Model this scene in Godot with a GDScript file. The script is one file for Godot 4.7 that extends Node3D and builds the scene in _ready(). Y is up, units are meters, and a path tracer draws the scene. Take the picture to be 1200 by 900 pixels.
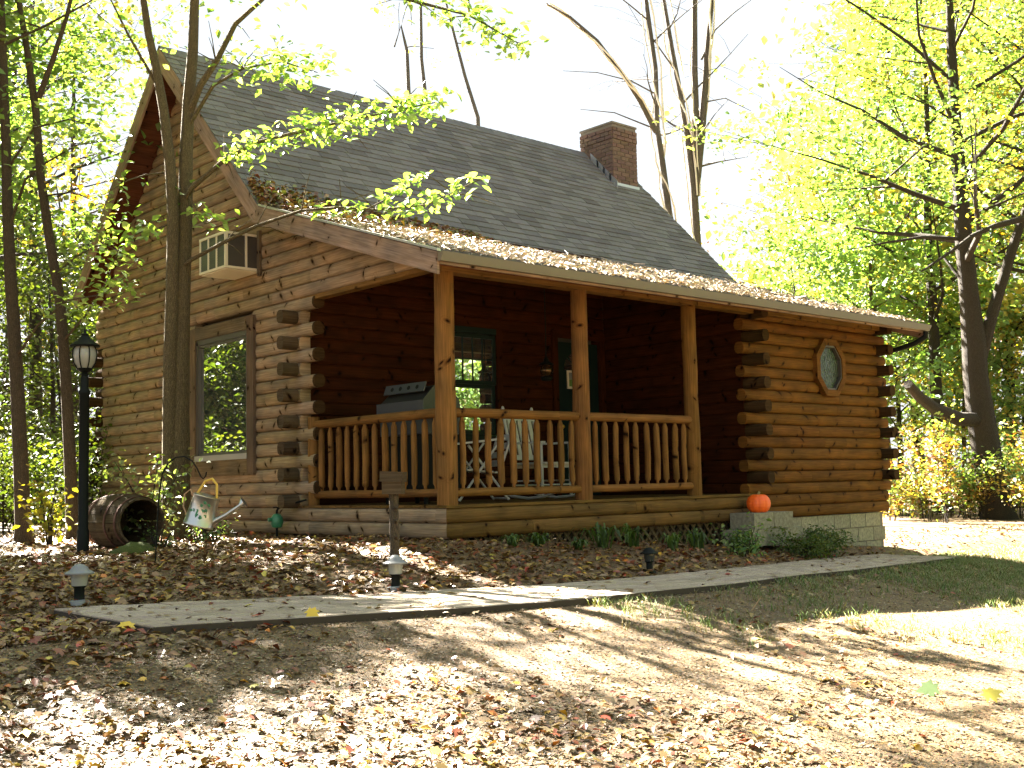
extends Node3D

# ---------------------------------------------------------------- geometry builder
class MB:
	var v := PackedVector3Array()
	var n := PackedVector3Array()
	var uv := PackedVector2Array()
	var c := PackedColorArray()
	var col := Color.WHITE
	func tri(a: Vector3, b: Vector3, d: Vector3, na: Vector3, nb: Vector3, nd: Vector3, ua := Vector2.ZERO, ub := Vector2.ZERO, ud := Vector2.ZERO) -> void:
		if (d - a).cross(b - a).dot(na + nb + nd) < 0.0:
			v.append(a); v.append(d); v.append(b); n.append(na); n.append(nd); n.append(nb); uv.append(ua); uv.append(ud); uv.append(ub)
		else:
			v.append(a); v.append(b); v.append(d); n.append(na); n.append(nb); n.append(nd); uv.append(ua); uv.append(ub); uv.append(ud)
		c.append(col); c.append(col); c.append(col)
	func quad(a: Vector3, b: Vector3, d: Vector3, e: Vector3, nn: Vector3, ua := Vector2(0, 0), ub := Vector2(1, 0), ud := Vector2(1, 1), ue := Vector2(0, 1)) -> void:
		tri(a, b, d, nn, nn, nn, ua, ub, ud)
		tri(a, d, e, nn, nn, nn, ua, ud, ue)
	func box(o: Vector3, s: Vector3, B := Basis.IDENTITY, uo := Vector2.ZERO) -> void:
		var h := s * 0.5
		for ax in 3:
			var i1 := (ax + 1) % 3
			var i2 := (ax + 2) % 3
			for sg in [-1.0, 1.0]:
				var nn := Vector3.ZERO
				nn[ax] = sg
				var p := []
				var us := []
				for q in [[-1, -1], [1, -1], [1, 1], [-1, 1]]:
					var t := Vector3.ZERO
					t[ax] = sg * h[ax]
					t[i1] = q[0] * h[i1]
					t[i2] = q[1] * h[i2]
					p.append(o + B * t)
					# the longer side runs along u
					us.append(uo + (Vector2(t[i1], t[i2]) if h[i1] >= h[i2] else Vector2(t[i2], t[i1])))
				quad(p[0], p[1], p[2], p[3], (B * nn).normalized(), us[0], us[1], us[2], us[3])
	func tube(pts: Array, rad: Array, sides := 8, caps := true, uo := Vector2.ZERO) -> void:
		var m := pts.size()
		var dirs := []
		for i in m:
			var d: Vector3 = (pts[mini(i + 1, m - 1)] - pts[maxi(i - 1, 0)])
			dirs.append(d.normalized())
		var x := Vector3.UP.cross(dirs[0])
		if x.length() < 0.1:
			x = Vector3.RIGHT.cross(dirs[0])
		x = x.normalized()
		var rings := []
		var norms := []
		var l := 0.0
		var ls := [0.0]
		for i in m:
			x = (x - dirs[i] * x.dot(dirs[i])).normalized()
			var y: Vector3 = dirs[i].cross(x)
			var r := []
			var q := []
			for k in sides + 1:
				var a := TAU * k / sides
				var nn: Vector3 = x * cos(a) + y * sin(a)
				q.append(nn)
				r.append(pts[i] + nn * rad[i])
			rings.append(r); norms.append(q)
			if i > 0:
				l += (pts[i] as Vector3).distance_to(pts[i - 1])
				ls.append(l)
		for i in m - 1:
			var w0: float = TAU * rad[i]
			for k in sides:
				var u0 := uo + Vector2(ls[i], float(k) / sides * TAU * rad[0])
				var u1 := uo + Vector2(ls[i + 1], float(k) / sides * TAU * rad[0])
				var dv := Vector2(0, TAU * rad[0] / sides)
				tri(rings[i][k], rings[i + 1][k], rings[i + 1][k + 1], norms[i][k], norms[i + 1][k], norms[i + 1][k + 1], u0, u1, u1 + dv)
				tri(rings[i][k], rings[i + 1][k + 1], rings[i][k + 1], norms[i][k], norms[i + 1][k + 1], norms[i][k + 1], u0, u1 + dv, u0 + dv)
		if caps:
			for e in [0, m - 1]:
				var nn: Vector3 = -dirs[0] if e == 0 else dirs[m - 1]
				for k in sides:
					tri(pts[e], rings[e][k], rings[e][k + 1], nn, nn, nn, uo, uo + Vector2(0.02, 0.02), uo + Vector2(0.02, -0.02))
	func lathe(prof: Array, sides: int, xf := Transform3D.IDENTITY, smooth := true) -> void:
		# prof: Vector2(radius, height)
		var m := prof.size()
		for i in m - 1:
			var p: Vector2 = prof[i]
			var q: Vector2 = prof[i + 1]
			var t := (q - p).normalized()
			var t0 := t
			var t1 := t
			if smooth and i > 0 and t.dot((p - prof[i - 1]).normalized()) > 0.6:
				t0 = (t + (p - prof[i - 1]).normalized()).normalized()
			if smooth and i < m - 2 and t.dot((prof[i + 2] - q).normalized()) > 0.6:
				t1 = (t + (prof[i + 2] - q).normalized()).normalized()
			for k in sides:
				var a := TAU * k / sides
				var b := TAU * (k + 1) / sides
				var f := func(pt: Vector2, ang: float): return xf * Vector3(pt.x * cos(ang), pt.y, pt.x * sin(ang))
				var g := func(tt: Vector2, ang: float): return (xf.basis * Vector3(tt.y * cos(ang), -tt.x, tt.y * sin(ang))).normalized()
				var ma := a if smooth else (a + b) / 2
				var mb := b if smooth else (a + b) / 2
				var ua := Vector2(p.y, a * maxf(p.x, q.x))
				var ub := Vector2(q.y, b * maxf(p.x, q.x))
				tri(f.call(p, a), f.call(q, a), f.call(q, b), g.call(t0, ma), g.call(t1, ma), g.call(t1, mb), ua, Vector2(ub.x, ua.y), ub)
				tri(f.call(p, a), f.call(q, b), f.call(p, b), g.call(t0, ma), g.call(t1, mb), g.call(t0, mb), ua, ub, Vector2(ua.x, ub.y))
	# an extruded outline; starts and ends may differ for each point of the outline
	func prism(org: Vector3, along: Vector3, ox: Vector3, oy: Vector3, prof: Array, s0: Array, s1: Array, smooth: bool, uo := Vector2.ZERO) -> void:
		var m := prof.size()
		var a := []
		var b := []
		var arc := [0.0]
		for i in m:
			var p: Vector2 = prof[i]
			var o: Vector3 = org + ox * p.x + oy * p.y
			a.append(o + along * s0[i]); b.append(o + along * s1[i])
			arc.append(arc[i] + p.distance_to(prof[(i + 1) % m]))
		var en := []
		for i in m:
			var t: Vector2 = (prof[(i + 1) % m] - prof[i]).normalized()
			en.append((ox * t.y - oy * t.x).normalized())
		for i in m:
			var j := (i + 1) % m
			var n0: Vector3 = en[i]
			var n1: Vector3 = en[i]
			if smooth:
				if en[i].dot(en[(i + m - 1) % m]) > 0.5: n0 = (en[i] + en[(i + m - 1) % m]).normalized()
				if en[i].dot(en[j]) > 0.5: n1 = (en[i] + en[j]).normalized()
			var u0 := uo + Vector2(s0[i], arc[i])
			var u1 := uo + Vector2(s1[i], arc[i])
			var u2 := uo + Vector2(s1[j], arc[i + 1])
			var u3 := uo + Vector2(s0[j], arc[i + 1])
			tri(a[i], b[i], b[j], n0, n0, n1, u0, u1, u2)
			tri(a[i], b[j], a[j], n0, n1, n1, u0, u2, u3)
		for i in range(1, m - 1):
			tri(a[0], a[i], a[i + 1], -along, -along, -along, uo + prof[0], uo + prof[i], uo + prof[i + 1])
			tri(b[0], b[i], b[i + 1], along, along, along, uo + prof[0], uo + prof[i], uo + prof[i + 1])
	func mesh() -> ArrayMesh:
		var m := ArrayMesh.new()
		if v.size() == 0:
			return m
		var arr := []
		arr.resize(Mesh.ARRAY_MAX)
		arr[Mesh.ARRAY_VERTEX] = v
		arr[Mesh.ARRAY_NORMAL] = n
		arr[Mesh.ARRAY_TEX_UV] = uv
		arr[Mesh.ARRAY_COLOR] = c
		m.add_surface_from_arrays(Mesh.PRIMITIVE_TRIANGLES, arr)
		return m

var rng := RandomNumberGenerator.new()
var M := {}
var used := {}
var cam_at := Vector3(-6.959, 0.222, 8.713)
var cam_basis: Basis
const F := 1335.66

func rf(a: float, b: float) -> float:
	return rng.randf_range(a, b)

func numbered(called: String) -> String:
	used[called] = used.get(called, 0) + 1
	return called if used[called] == 1 else "%s_%03d" % [called, used[called] - 1]

func tag(o: Node, label: String, category: String, group := "", kind := "") -> Node:
	if label: o.set_meta("label", label)
	if category: o.set_meta("category", category)
	if group: o.set_meta("group", group)
	if kind: o.set_meta("kind", kind)
	return o

func thing(called: String, label: String, category: String, at := Vector3.ZERO, turn := 0.0, group := "") -> Node3D:
	var o := Node3D.new()
	o.name = numbered(called)
	add_child(o)
	o.position = at
	o.rotation.y = turn
	tag(o, label, category, group)
	return o

func obj(called: String, mesh: Mesh, mat: Material, parent: Node = self) -> MeshInstance3D:
	var o := MeshInstance3D.new()
	o.name = numbered(called) if parent == self else called
	o.mesh = mesh
	o.material_override = mat
	parent.add_child(o, true)
	return o

func group_part(called: String, parent: Node) -> Node3D:
	var o := Node3D.new()
	o.name = called
	parent.add_child(o, true)
	return o

func pix(u: float, v: float, depth: float) -> Vector3:
	return cam_at + cam_basis * (Vector3((u - 600.0) / F, -(v - 450.0) / F, -1.0) * depth)

func lin(r: float, g: float, b: float) -> Color:
	return Color(r, g, b).linear_to_srgb()

func mat(r: float, g: float, b: float, rough := 0.85, metal := 0.0) -> StandardMaterial3D:
	var m := StandardMaterial3D.new()
	m.albedo_color = lin(r, g, b)
	m.roughness = rough
	m.metallic = metal
	m.vertex_color_use_as_albedo = true
	return m

# ---------------------------------------------------------------- textures
func noise(freq: float, oct := 4, sd := 1) -> FastNoiseLite:
	var f := FastNoiseLite.new()
	f.seed = sd
	f.frequency = freq
	f.fractal_octaves = oct
	f.noise_type = FastNoiseLite.TYPE_SIMPLEX_SMOOTH
	return f

func tex_of(w: int, h: int, fn: Callable) -> ImageTexture:
	var d := PackedByteArray()
	d.resize(w * h * 3)
	var i := 0
	for y in h:
		for x in w:
			var q: Color = fn.call(x, y)
			d[i] = int(clampf(q.r, 0, 1) * 255.0)
			d[i + 1] = int(clampf(q.g, 0, 1) * 255.0)
			d[i + 2] = int(clampf(q.b, 0, 1) * 255.0)
			i += 3
	return ImageTexture.create_from_image(Image.create_from_data(w, h, false, Image.FORMAT_RGB8, d))

func wood_texture() -> Array:
	# 4 m along the grain (u) by 2 m across (v); values are sRGB tints round white, knots dark
	var w := 1024
	var h := 512
	var grain := noise(0.02, 3, 11)
	var fine := noise(0.35, 2, 12)
	var broad := noise(0.006, 3, 13)
	var r := RandomNumberGenerator.new()
	r.seed = 5
	var knots := []
	for row in 13:
		var x := r.randf_range(0, 90)
		while x < w:
			var nk := r.randi_range(1, 2)
			for k in nk:
				knots.append([x + r.randf_range(-10, 10), row * 39.4 + r.randf_range(6, 33), r.randf_range(2.0, 6.0), r.randf_range(1.2, 3.6), r.randf_range(-0.8, 0.8)])
			x += r.randf_range(70, 300)
	var dark := PackedFloat32Array()
	dark.resize(w * h)
	for k in knots:
		var R := int(k[2] * 6)
		for yy in range(int(k[1]) - R, int(k[1]) + R):
			for xx in range(int(k[0]) - R * 2, int(k[0]) + R * 2):
				if xx < 0 or yy < 0 or xx >= w or yy >= h: continue
				var dx: float = (xx - k[0] - (yy - k[1]) * k[4]) / k[2]
				var dy: float = (yy - k[1]) / (k[2] * k[3] * 0.6)
				var q := sqrt(dx * dx + dy * dy)
				var a := clampf(1.5 - q, 0, 1) * 0.75 + 0.22 * exp(-q * q * 0.12) * (0.5 + 0.5 * sin(q * 5.0))
				dark[yy * w + xx] = maxf(dark[yy * w + xx], a)
	var t := tex_of(w, h, func(x, y):
		var g := grain.get_noise_2d(x * 0.28, y * 9.0)
		var f := fine.get_noise_2d(x * 0.06, y * 2.6)
		var b := broad.get_noise_2d(x, y * 2.0)
		var l := 0.80 + 0.13 * g + 0.07 * f + 0.16 * b
		l *= 1.0 - 0.82 * dark[y * w + x]
		var s := 0.09 * b - 0.05 * g + 0.25 * dark[y * w + x]
		return Color(l, l * (0.985 - s * 0.45), l * (0.97 - s)))
	var bump := tex_of(w, h, func(x, y):
		var g := grain.get_noise_2d(x * 0.28, y * 9.0) * 0.3 + fine.get_noise_2d(x * 0.06, y * 2.6) * 0.2
		var q := clampf(0.5 + g * 0.5 + 0.2 * dark[y * w + x], 0, 1)
		return Color(q, q, q))
	return [t, bump]

func wood(r: float, g: float, b: float, rough := 0.72) -> StandardMaterial3D:
	var m := mat(r, g, b, rough)
	m.albedo_texture = M.wood_tex
	m.metallic_specular = 0.18
	m.uv1_scale = Vector3(0.25, 0.5, 1)
	m.heightmap_enabled = true
	m.heightmap_texture = M.wood_bump
	m.heightmap_scale = 0.4
	return m

func speckle(w: int, f1: float, f2: float, amp1: float, amp2: float, sd: int) -> ImageTexture:
	var a := noise(f1, 4, sd)
	var b := noise(f2, 2, sd + 1)
	return tex_of(w, w, func(x, y):
		var q := 0.78 + amp1 * a.get_noise_2d(x, y) + amp2 * b.get_noise_2d(x, y)
		return Color(q, q, q))

func triplanar(m: StandardMaterial3D, t: Texture2D, scale: float, bump := 0.0) -> StandardMaterial3D:
	m.albedo_texture = t
	m.uv1_triplanar = true
	m.uv1_world_triplanar = true
	m.uv1_scale = Vector3.ONE * scale
	if bump > 0.0:
		m.heightmap_enabled = true
		m.heightmap_texture = t
		m.heightmap_scale = bump
	return m

func leaf_mat(back := 0.9, rough := 0.5) -> StandardMaterial3D:
	var m := mat(1, 1, 1, rough)
	m.backlight_enabled = true
	m.backlight = Color(back, back, back * 0.55)
	m.cull_mode = BaseMaterial3D.CULL_DISABLED
	return m

func make_materials() -> void:
	var wt := wood_texture()
	M.wood_tex = wt[0]
	M.wood_bump = wt[1]
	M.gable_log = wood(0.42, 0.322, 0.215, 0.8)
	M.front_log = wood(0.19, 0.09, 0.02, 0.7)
	M.shaded_porch_log = wood(0.056, 0.0165, 0.005, 0.7)  # red stain, with the shade of the porch recess darkened into the colour
	M.post_log = wood(0.25, 0.13, 0.04, 0.7)
	M.trim = wood(0.20, 0.155, 0.105, 0.8)
	M.rake = wood(0.40, 0.30, 0.235, 0.8)
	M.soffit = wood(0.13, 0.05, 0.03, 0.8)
	M.end_grain = wood(0.07, 0.042, 0.018, 0.9)
	M.pale_end = wood(0.42, 0.30, 0.17, 0.85)
	M.deck = wood(0.19, 0.115, 0.04, 0.75)
	M.beam = wood(0.25, 0.14, 0.045, 0.7)
	M.old_wood = wood(0.12, 0.09, 0.055, 0.9)
	M.stave = wood(0.13, 0.10, 0.06, 0.9)
	var sp := speckle(512, 0.02, 0.35, 0.16, 0.22, 21)
	var fine := speckle(512, 0.12, 0.45, 0.30, 0.5, 25)
	M.shingle = triplanar(mat(0.225, 0.220, 0.212, 0.95), fine, 2.2, 0.15)
	M.brick = triplanar(mat(0.22, 0.14, 0.11, 0.9), sp, 2.0, 0.3)
	M.mortar = triplanar(mat(0.28, 0.25, 0.22, 0.95), fine, 3.0)
	M.block = triplanar(mat(0.42, 0.395, 0.275, 0.95), sp, 1.6, 0.15)
	M.paver = triplanar(mat(0.64, 0.52, 0.39, 0.92), fine, 2.4, 0.3)
	M.flashing = mat(0.45, 0.46, 0.48, 0.35, 0.9)
	M.gutter = mat(0.13, 0.105, 0.068, 0.5)
	M.drip = mat(0.5, 0.5, 0.48, 0.35, 0.6)
	M.black = mat(0.008, 0.010, 0.009, 0.5)
	M.black.metallic_specular = 0.2
	M.dark_green = mat(0.007, 0.017, 0.016, 0.5)
	M.dark_green.metallic_specular = 0.25
	M.white = mat(0.72, 0.72, 0.68, 0.5)
	M.white_wood = mat(0.40, 0.41, 0.36, 0.65)
	M.cream = mat(0.62, 0.57, 0.45, 0.5)
	M.sash = mat(0.055, 0.05, 0.045, 0.5)
	M.grey_sash = mat(0.26, 0.26, 0.25, 0.5)
	M.grill_grey = mat(0.025, 0.029, 0.035, 0.5)
	M.room = mat(0.05, 0.045, 0.04, 0.9)
	M.galv = mat(0.42, 0.44, 0.42, 0.32, 1.0)
	M.brass = mat(0.6, 0.42, 0.1, 0.3, 0.8)
	M.green_paint = mat(0.03, 0.16, 0.08, 0.4)
	M.rust = triplanar(mat(0.17, 0.07, 0.045, 0.8, 0.2), sp, 3.0)
	M.pumpkin = mat(0.80, 0.115, 0.006, 0.5)
	M.stem = mat(0.2, 0.17, 0.06, 0.8)
	M.moss = triplanar(mat(0.10, 0.13, 0.02, 0.95), fine, 3.0, 0.6)
	M.yellow_ribbon = mat(0.55, 0.36, 0.05, 0.6)
	M.rope = mat(0.35, 0.22, 0.12, 0.8)
	# window glass that mirrors the woods; the rooms behind are dark
	M.glass = mat(0.58, 0.61, 0.60, 0.012, 0.95)
	M.dim_glass = mat(0.05, 0.055, 0.05, 0.04, 0.5)
	M.frosted = mat(0.36, 0.37, 0.33, 0.2)
	M.frosted.backlight_enabled = true
	M.frosted.backlight = Color(0.8, 0.8, 0.75)
	M.clear = mat(0.8, 0.85, 0.82, 0.05)
	M.clear.transparency = BaseMaterial3D.TRANSPARENCY_ALPHA
	M.clear.albedo_color.a = 0.25
	# bark
	var bn := noise(0.03, 4, 31)
	var bf := noise(0.12, 3, 32)
	var bark := tex_of(256, 512, func(x, y):
		var q := absf(bn.get_noise_2d(x * 0.7, y * 4.0))
		var l := 0.45 + 0.9 * q + 0.3 * bf.get_noise_2d(x, y)
		return Color(l, l * 0.97, l * 0.92))
	for nm in [["bark", 0.20, 0.155, 0.10], ["bark_mossy", 0.26, 0.215, 0.11], ["bark_grey", 0.24, 0.22, 0.20], ["bark_dark", 0.07, 0.055, 0.04]]:
		var m := mat(nm[1], nm[2], nm[3], 0.95)
		m.albedo_texture = bark
		m.uv1_scale = Vector3(1.3, 2.2, 1)
		m.heightmap_enabled = true
		m.heightmap_texture = bark
		m.heightmap_scale = 1.2
		M[nm[0]] = m
	M.leaf = leaf_mat(1.0)
	M.dead_leaf = leaf_mat(0.35, 0.42)
	M.grass = leaf_mat(0.6)
	# earth with crumbs of leaf and needle: colours of matter only
	var e1 := noise(0.012, 5, 41)
	var e2 := noise(0.09, 3, 42)
	var e3 := noise(0.33, 2, 43)
	var earth := tex_of(1024, 1024, func(x, y):
		var a := e1.get_noise_2d(x, y)
		var b := e2.get_noise_2d(x * 1.0, y * 1.0)
		var d := e3.get_noise_2d(x, y)
		var l := 0.52 + 0.18 * a + 0.22 * b + 0.35 * d
		var warm := clampf(0.5 + 1.4 * b + 0.4 * d, 0, 1)
		return Color(l * (0.86 + 0.2 * warm), l * (0.84 + 0.02 * warm), l * (0.66 - 0.08 * warm)))
	M.earth = triplanar(mat(0.48, 0.40, 0.29, 0.75), earth, 0.45, 0.7)

# ---------------------------------------------------------------- ground
func curve_at(tab: Array, x: float) -> float:
	if x <= tab[0][0]: return tab[0][1]
	for i in range(1, tab.size()):
		if x <= tab[i][0]:
			return lerpf(tab[i - 1][1], tab[i][1], smoothstep(0, 1, (x - tab[i - 1][0]) / (tab[i][0] - tab[i - 1][0])) * 0.5 + 0.5 * (x - tab[i - 1][0]) / (tab[i][0] - tab[i - 1][0]))
	return tab[-1][1]

const FAR_EDGE := [[-4.05, 0.78], [-3.0, 1.08], [-1.65, 1.5], [-0.4, 1.88], [1.3, 1.8], [3.3, 1.36], [6.0, 0.62], [7.6, 0.32]]
const NEAR_EDGE := [[-4.05, 2.37], [-3.0, 2.62], [-2.0, 2.83], [-1.0, 2.94], [0.57, 2.9], [3.1, 2.52], [6.3, 1.8], [7.6, 1.35]]
const PATH_Y := [[-4.1, -0.55], [-1.0, -0.60], [1.3, -0.64], [3.3, -0.70], [6.0, -0.80], [8.3, -0.90]]

var bump_noise: FastNoiseLite
func ground_y(x: float, z: float) -> float:
	var base := -0.31 - 0.062 * clampf(x, 0, 8.5) - 0.03 * clampf(-x, 0, 12)
	var zf := curve_at(FAR_EDGE, x)
	var zn := curve_at(NEAR_EDGE, x)
	var yp := curve_at(PATH_Y, x) - 0.045
	var y := base
	if z > zn: y = yp + 0.004 - 0.125 * minf(z - zn, 14.0)
	elif z > zf: y = yp
	elif z > 0.0: y = lerpf(base, yp + 0.035, z / zf)
	var on := 1.0 if (z < zf - 0.15 or z > zn + 0.15 or x < -4.3 or x > 8.0) else 0.0
	var far := clampf((Vector2(x, z).length() - 16.0) / 30.0, 0.0, 1.0)
	return y + bump_noise.get_noise_2d(x, z) * (0.03 * on + 0.5 * far * clampf((-z) / 20.0, 0, 1))

func on_path(x: float, z: float) -> bool:
	return x > -4.1 and x < 7.7 and z > curve_at(FAR_EDGE, x) and z < curve_at(NEAR_EDGE, x)

func lines(lo: float, hi: float, step: float, reach: float) -> PackedFloat32Array:
	var a := PackedFloat32Array()
	var x := lo
	var left := []
	var s := step
	var p := lo
	while p > -reach:
		s *= 1.28
		p -= s
		left.append(p)
	left.reverse()
	for q in left: a.append(q)
	while x <= hi:
		a.append(x)
		x += step
	s = step
	p = a[-1]
	while p < reach:
		s *= 1.28
		p += s
		a.append(p)
	return a

func build_ground() -> void:
	bump_noise = noise(0.45, 3, 61)
	var xs := lines(-9.0, 12.0, 0.14, 420.0)
	var zs := lines(-9.0, 9.5, 0.14, 420.0)
	var vs := PackedVector3Array()
	var ns := PackedVector3Array()
	var ix := PackedInt32Array()
	for z in zs:
		for x in xs:
			vs.append(Vector3(x, ground_y(x, z), z))
	var w := xs.size()
	var h := zs.size()
	for j in h:
		for i in w:
			var a: Vector3 = vs[j * w + mini(i + 1, w - 1)] - vs[j * w + maxi(i - 1, 0)]
			var b: Vector3 = vs[mini(j + 1, h - 1) * w + i] - vs[maxi(j - 1, 0) * w + i]
			ns.append(b.cross(a).normalized())
	for j in h - 1:
		for i in w - 1:
			var k := j * w + i
			ix.append_array([k, k + 1, k + w, k + 1, k + w + 1, k + w])
	var arr := []
	arr.resize(Mesh.ARRAY_MAX)
	arr[Mesh.ARRAY_VERTEX] = vs
	arr[Mesh.ARRAY_NORMAL] = ns
	arr[Mesh.ARRAY_INDEX] = ix
	var m := ArrayMesh.new()
	m.add_surface_from_arrays(Mesh.PRIMITIVE_TRIANGLES, arr)
	var o := obj("ground", m, M.earth)
	tag(o, "", "", "", "structure")

func build_path() -> void:
	var p := Node3D.new()
	p.name = "path"
	add_child(p)
	tag(p, "", "", "", "structure")
	# bedding slab
	var mb := MB.new()
	var n := 60
	for i in n:
		var x0 := lerpf(-4.05, 7.4, float(i) / n)
		var x1 := lerpf(-4.05, 7.4, float(i + 1) / n)
		var q := []
		for x in [x0, x1]:
			for z in [curve_at(FAR_EDGE, x) + 0.015, curve_at(NEAR_EDGE, x) - 0.015]:
				q.append(Vector3(x, curve_at(PATH_Y, x) - 0.014, z))
		mb.quad(q[0], q[2], q[3], q[1], Vector3.UP)
		var d := Vector3(0, -0.09, 0)
		mb.quad(q[1], q[3], q[3] + d, q[1] + d, Vector3.BACK)
		mb.quad(q[0], q[2], q[2] + d, q[0] + d, Vector3.FORWARD)
	var qa := Vector3(-4.05, curve_at(PATH_Y, -4.05) - 0.014, 0.795)
	var qb := Vector3(-4.05, qa.y, 2.355)
	mb.quad(qa, qb, qb + Vector3(0, -0.09, 0), qa + Vector3(0, -0.09, 0), Vector3.LEFT)
	obj("bedding", mb.mesh(), M.edging, p)
	# dark strip along the lawn side of the pavers
	var ed := MB.new()
	for i in n:
		var x0 := lerpf(-4.07, 7.4, float(i) / n)
		var x1 := lerpf(-4.07, 7.4, float(i + 1) / n)
		var a := Vector3(x0, curve_at(PATH_Y, x0) - 0.004, curve_at(NEAR_EDGE, x0) + 0.003)
		var b := Vector3(x1, curve_at(PATH_Y, x1) - 0.004, curve_at(NEAR_EDGE, x1) + 0.003)
		var o := Vector3(0, 0, 0.016)
		var dn := Vector3(0, -0.09, 0)
		ed.quad(a, b, b + o, a + o, Vector3.UP)
		ed.quad(a + o, b + o, b + o + dn, a + o + dn, Vector3.BACK)
	obj("edging", ed.mesh(), M.edging, p)
	# pavers in running bond, laid row by row along the path
	var rows := 10
	var rest := MB.new()
	var made := []
	for r in rows:
		var x := -4.05 + (0.0 if r % 2 == 0 else 0.11)
		if r % 2 == 1: made.append([-4.05, -3.94, r])
		while x < 7.4:
			var x1 := minf(x + 0.22, 7.4)
			made.append([x, x1, r])
			x = x1
	made.sort_custom(func(a, b): return a[0] - 0.1 * a[2] < b[0] - 0.1 * b[2])
	var count := 0
	for a in made:
		var one := MB.new() if count < 300 else rest
		var tint := rf(0.72, 1.12)
		one.col = Color(tint, tint * rf(0.96, 1.02), tint * rf(0.9, 1.0))
		var q := []
		var dy := rf(-0.003, 0.004)
		for k in [[a[0] + 0.006, 0], [a[1] - 0.006, 0], [a[1] - 0.006, 1], [a[0] + 0.006, 1]]:
			var zf := curve_at(FAR_EDGE, k[0])
			var zn := curve_at(NEAR_EDGE, k[0])
			var t: float = (a[2] + k[1]) / float(rows)
			var z := lerpf(zf, zn, t) + (0.006 if k[1] == 0 else -0.006)
			q.append(Vector3(k[0], curve_at(PATH_Y, k[0]) + dy, z))
		var up := Vector3.UP
		var inner := []
		var ctr: Vector3 = (q[0] + q[1] + q[2] + q[3]) / 4.0
		for k in 4: inner.append(q[k] + (ctr - q[k]).normalized() * 0.006)
		var low := []
		for k in 4: low.append(q[k] + Vector3(0, -0.006, 0))
		one.quad(inner[0], inner[1], inner[2], inner[3], up)
		for k in 4:
			var j := (k + 1) % 4
			var out: Vector3 = ((q[k] + q[j]) / 2.0 - ctr).normalized()
			one.quad(inner[k], inner[j], low[j], low[k], (out + up).normalized())
			one.quad(low[k], low[j], low[j] + Vector3(0, -0.045, 0), low[k] + Vector3(0, -0.045, 0), out)
		if count < 300:
			obj("paver", one.mesh(), M.paver, p)
		count += 1
	tag(obj("pavers", rest.mesh(), M.paver, p), "", "", "", "stuff")

# ---------------------------------------------------------------- leaves and copies
func leaf_shape(mb: MB, xf: Transform3D, len: float, wid: float, curl: float, kind := 0) -> void:
	# blade along +z from the stalk; kind 0 ovate, 1 lobed like a maple
	var up := (xf.basis * Vector3.UP).normalized()
	if kind == 0:
		var a := xf * Vector3(0, 0, 0)
		var b := xf * Vector3(0, -curl * 0.3, len * 0.5)
		var t := xf * Vector3(0, -curl, len)
		for s in [-1.0, 1.0]:
			var e := xf * Vector3(s * wid * 0.5, curl * 0.25, len * 0.4)
			var f := xf * Vector3(s * wid * 0.3, -curl * 0.25, len * 0.75)
			var nn := (up + (xf.basis * Vector3(-s * 0.35, 0, 0))).normalized()
			mb.tri(a, e, b, nn, nn, up)
			mb.tri(b, e, f, up, nn, nn)
			mb.tri(b, f, t, up, nn, up)
	else:
		var rim := [[0, -0.02], [0.35, -0.12], [0.22, 0.1], [0.62, 0.2], [0.4, 0.36], [0.5, 0.62], [0.24, 0.55], [0.0, 1.0]]
		var ctr := xf * Vector3(0, curl * 0.2, len * 0.25)
		for s in [-1.0, 1.0]:
			for i in rim.size() - 1:
				var p := Vector3(s * rim[i][0] * wid, 0, rim[i][1] * len)
				var q := Vector3(s * rim[i + 1][0] * wid, 0, rim[i + 1][1] * len)
				p.y = -curl * (p.x * p.x + (p.z - 0.3 * len) * (p.z - 0.3 * len)) / (len * len) * 2.0
				q.y = -curl * (q.x * q.x + (q.z - 0.3 * len) * (q.z - 0.3 * len)) / (len * len) * 2.0
				mb.tri(ctr, xf * p, xf * q, up, up, up)

func rand_basis(tilt: float) -> Basis:
	return Basis(Vector3.UP, rf(0, TAU)) * Basis(Vector3.RIGHT, rf(-tilt, tilt)) * Basis(Vector3.BACK, rf(-tilt, tilt))

func clump_mesh(count: int, radius: float, len: float, sd: int, tilt := 0.9, kind := 0) -> ArrayMesh:
	rng.seed = sd
	var mb := MB.new()
	for i in count:
		var p := Vector3(rf(-1, 1), rf(-0.8, 0.8), rf(-1, 1))
		while p.length() > 1.0: p = Vector3(rf(-1, 1), rf(-0.8, 0.8), rf(-1, 1))
		var s := rf(0.7, 1.25)
		var k := rf(0.7, 1.25)
		mb.col = Color(k * rf(0.9, 1.15), k, k * rf(0.8, 1.1))
		leaf_shape(mb, Transform3D(rand_basis(tilt), p * radius), len * s, len * s * rf(0.5, 0.75), len * rf(0.05, 0.3), kind)
	return mb.mesh()

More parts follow.
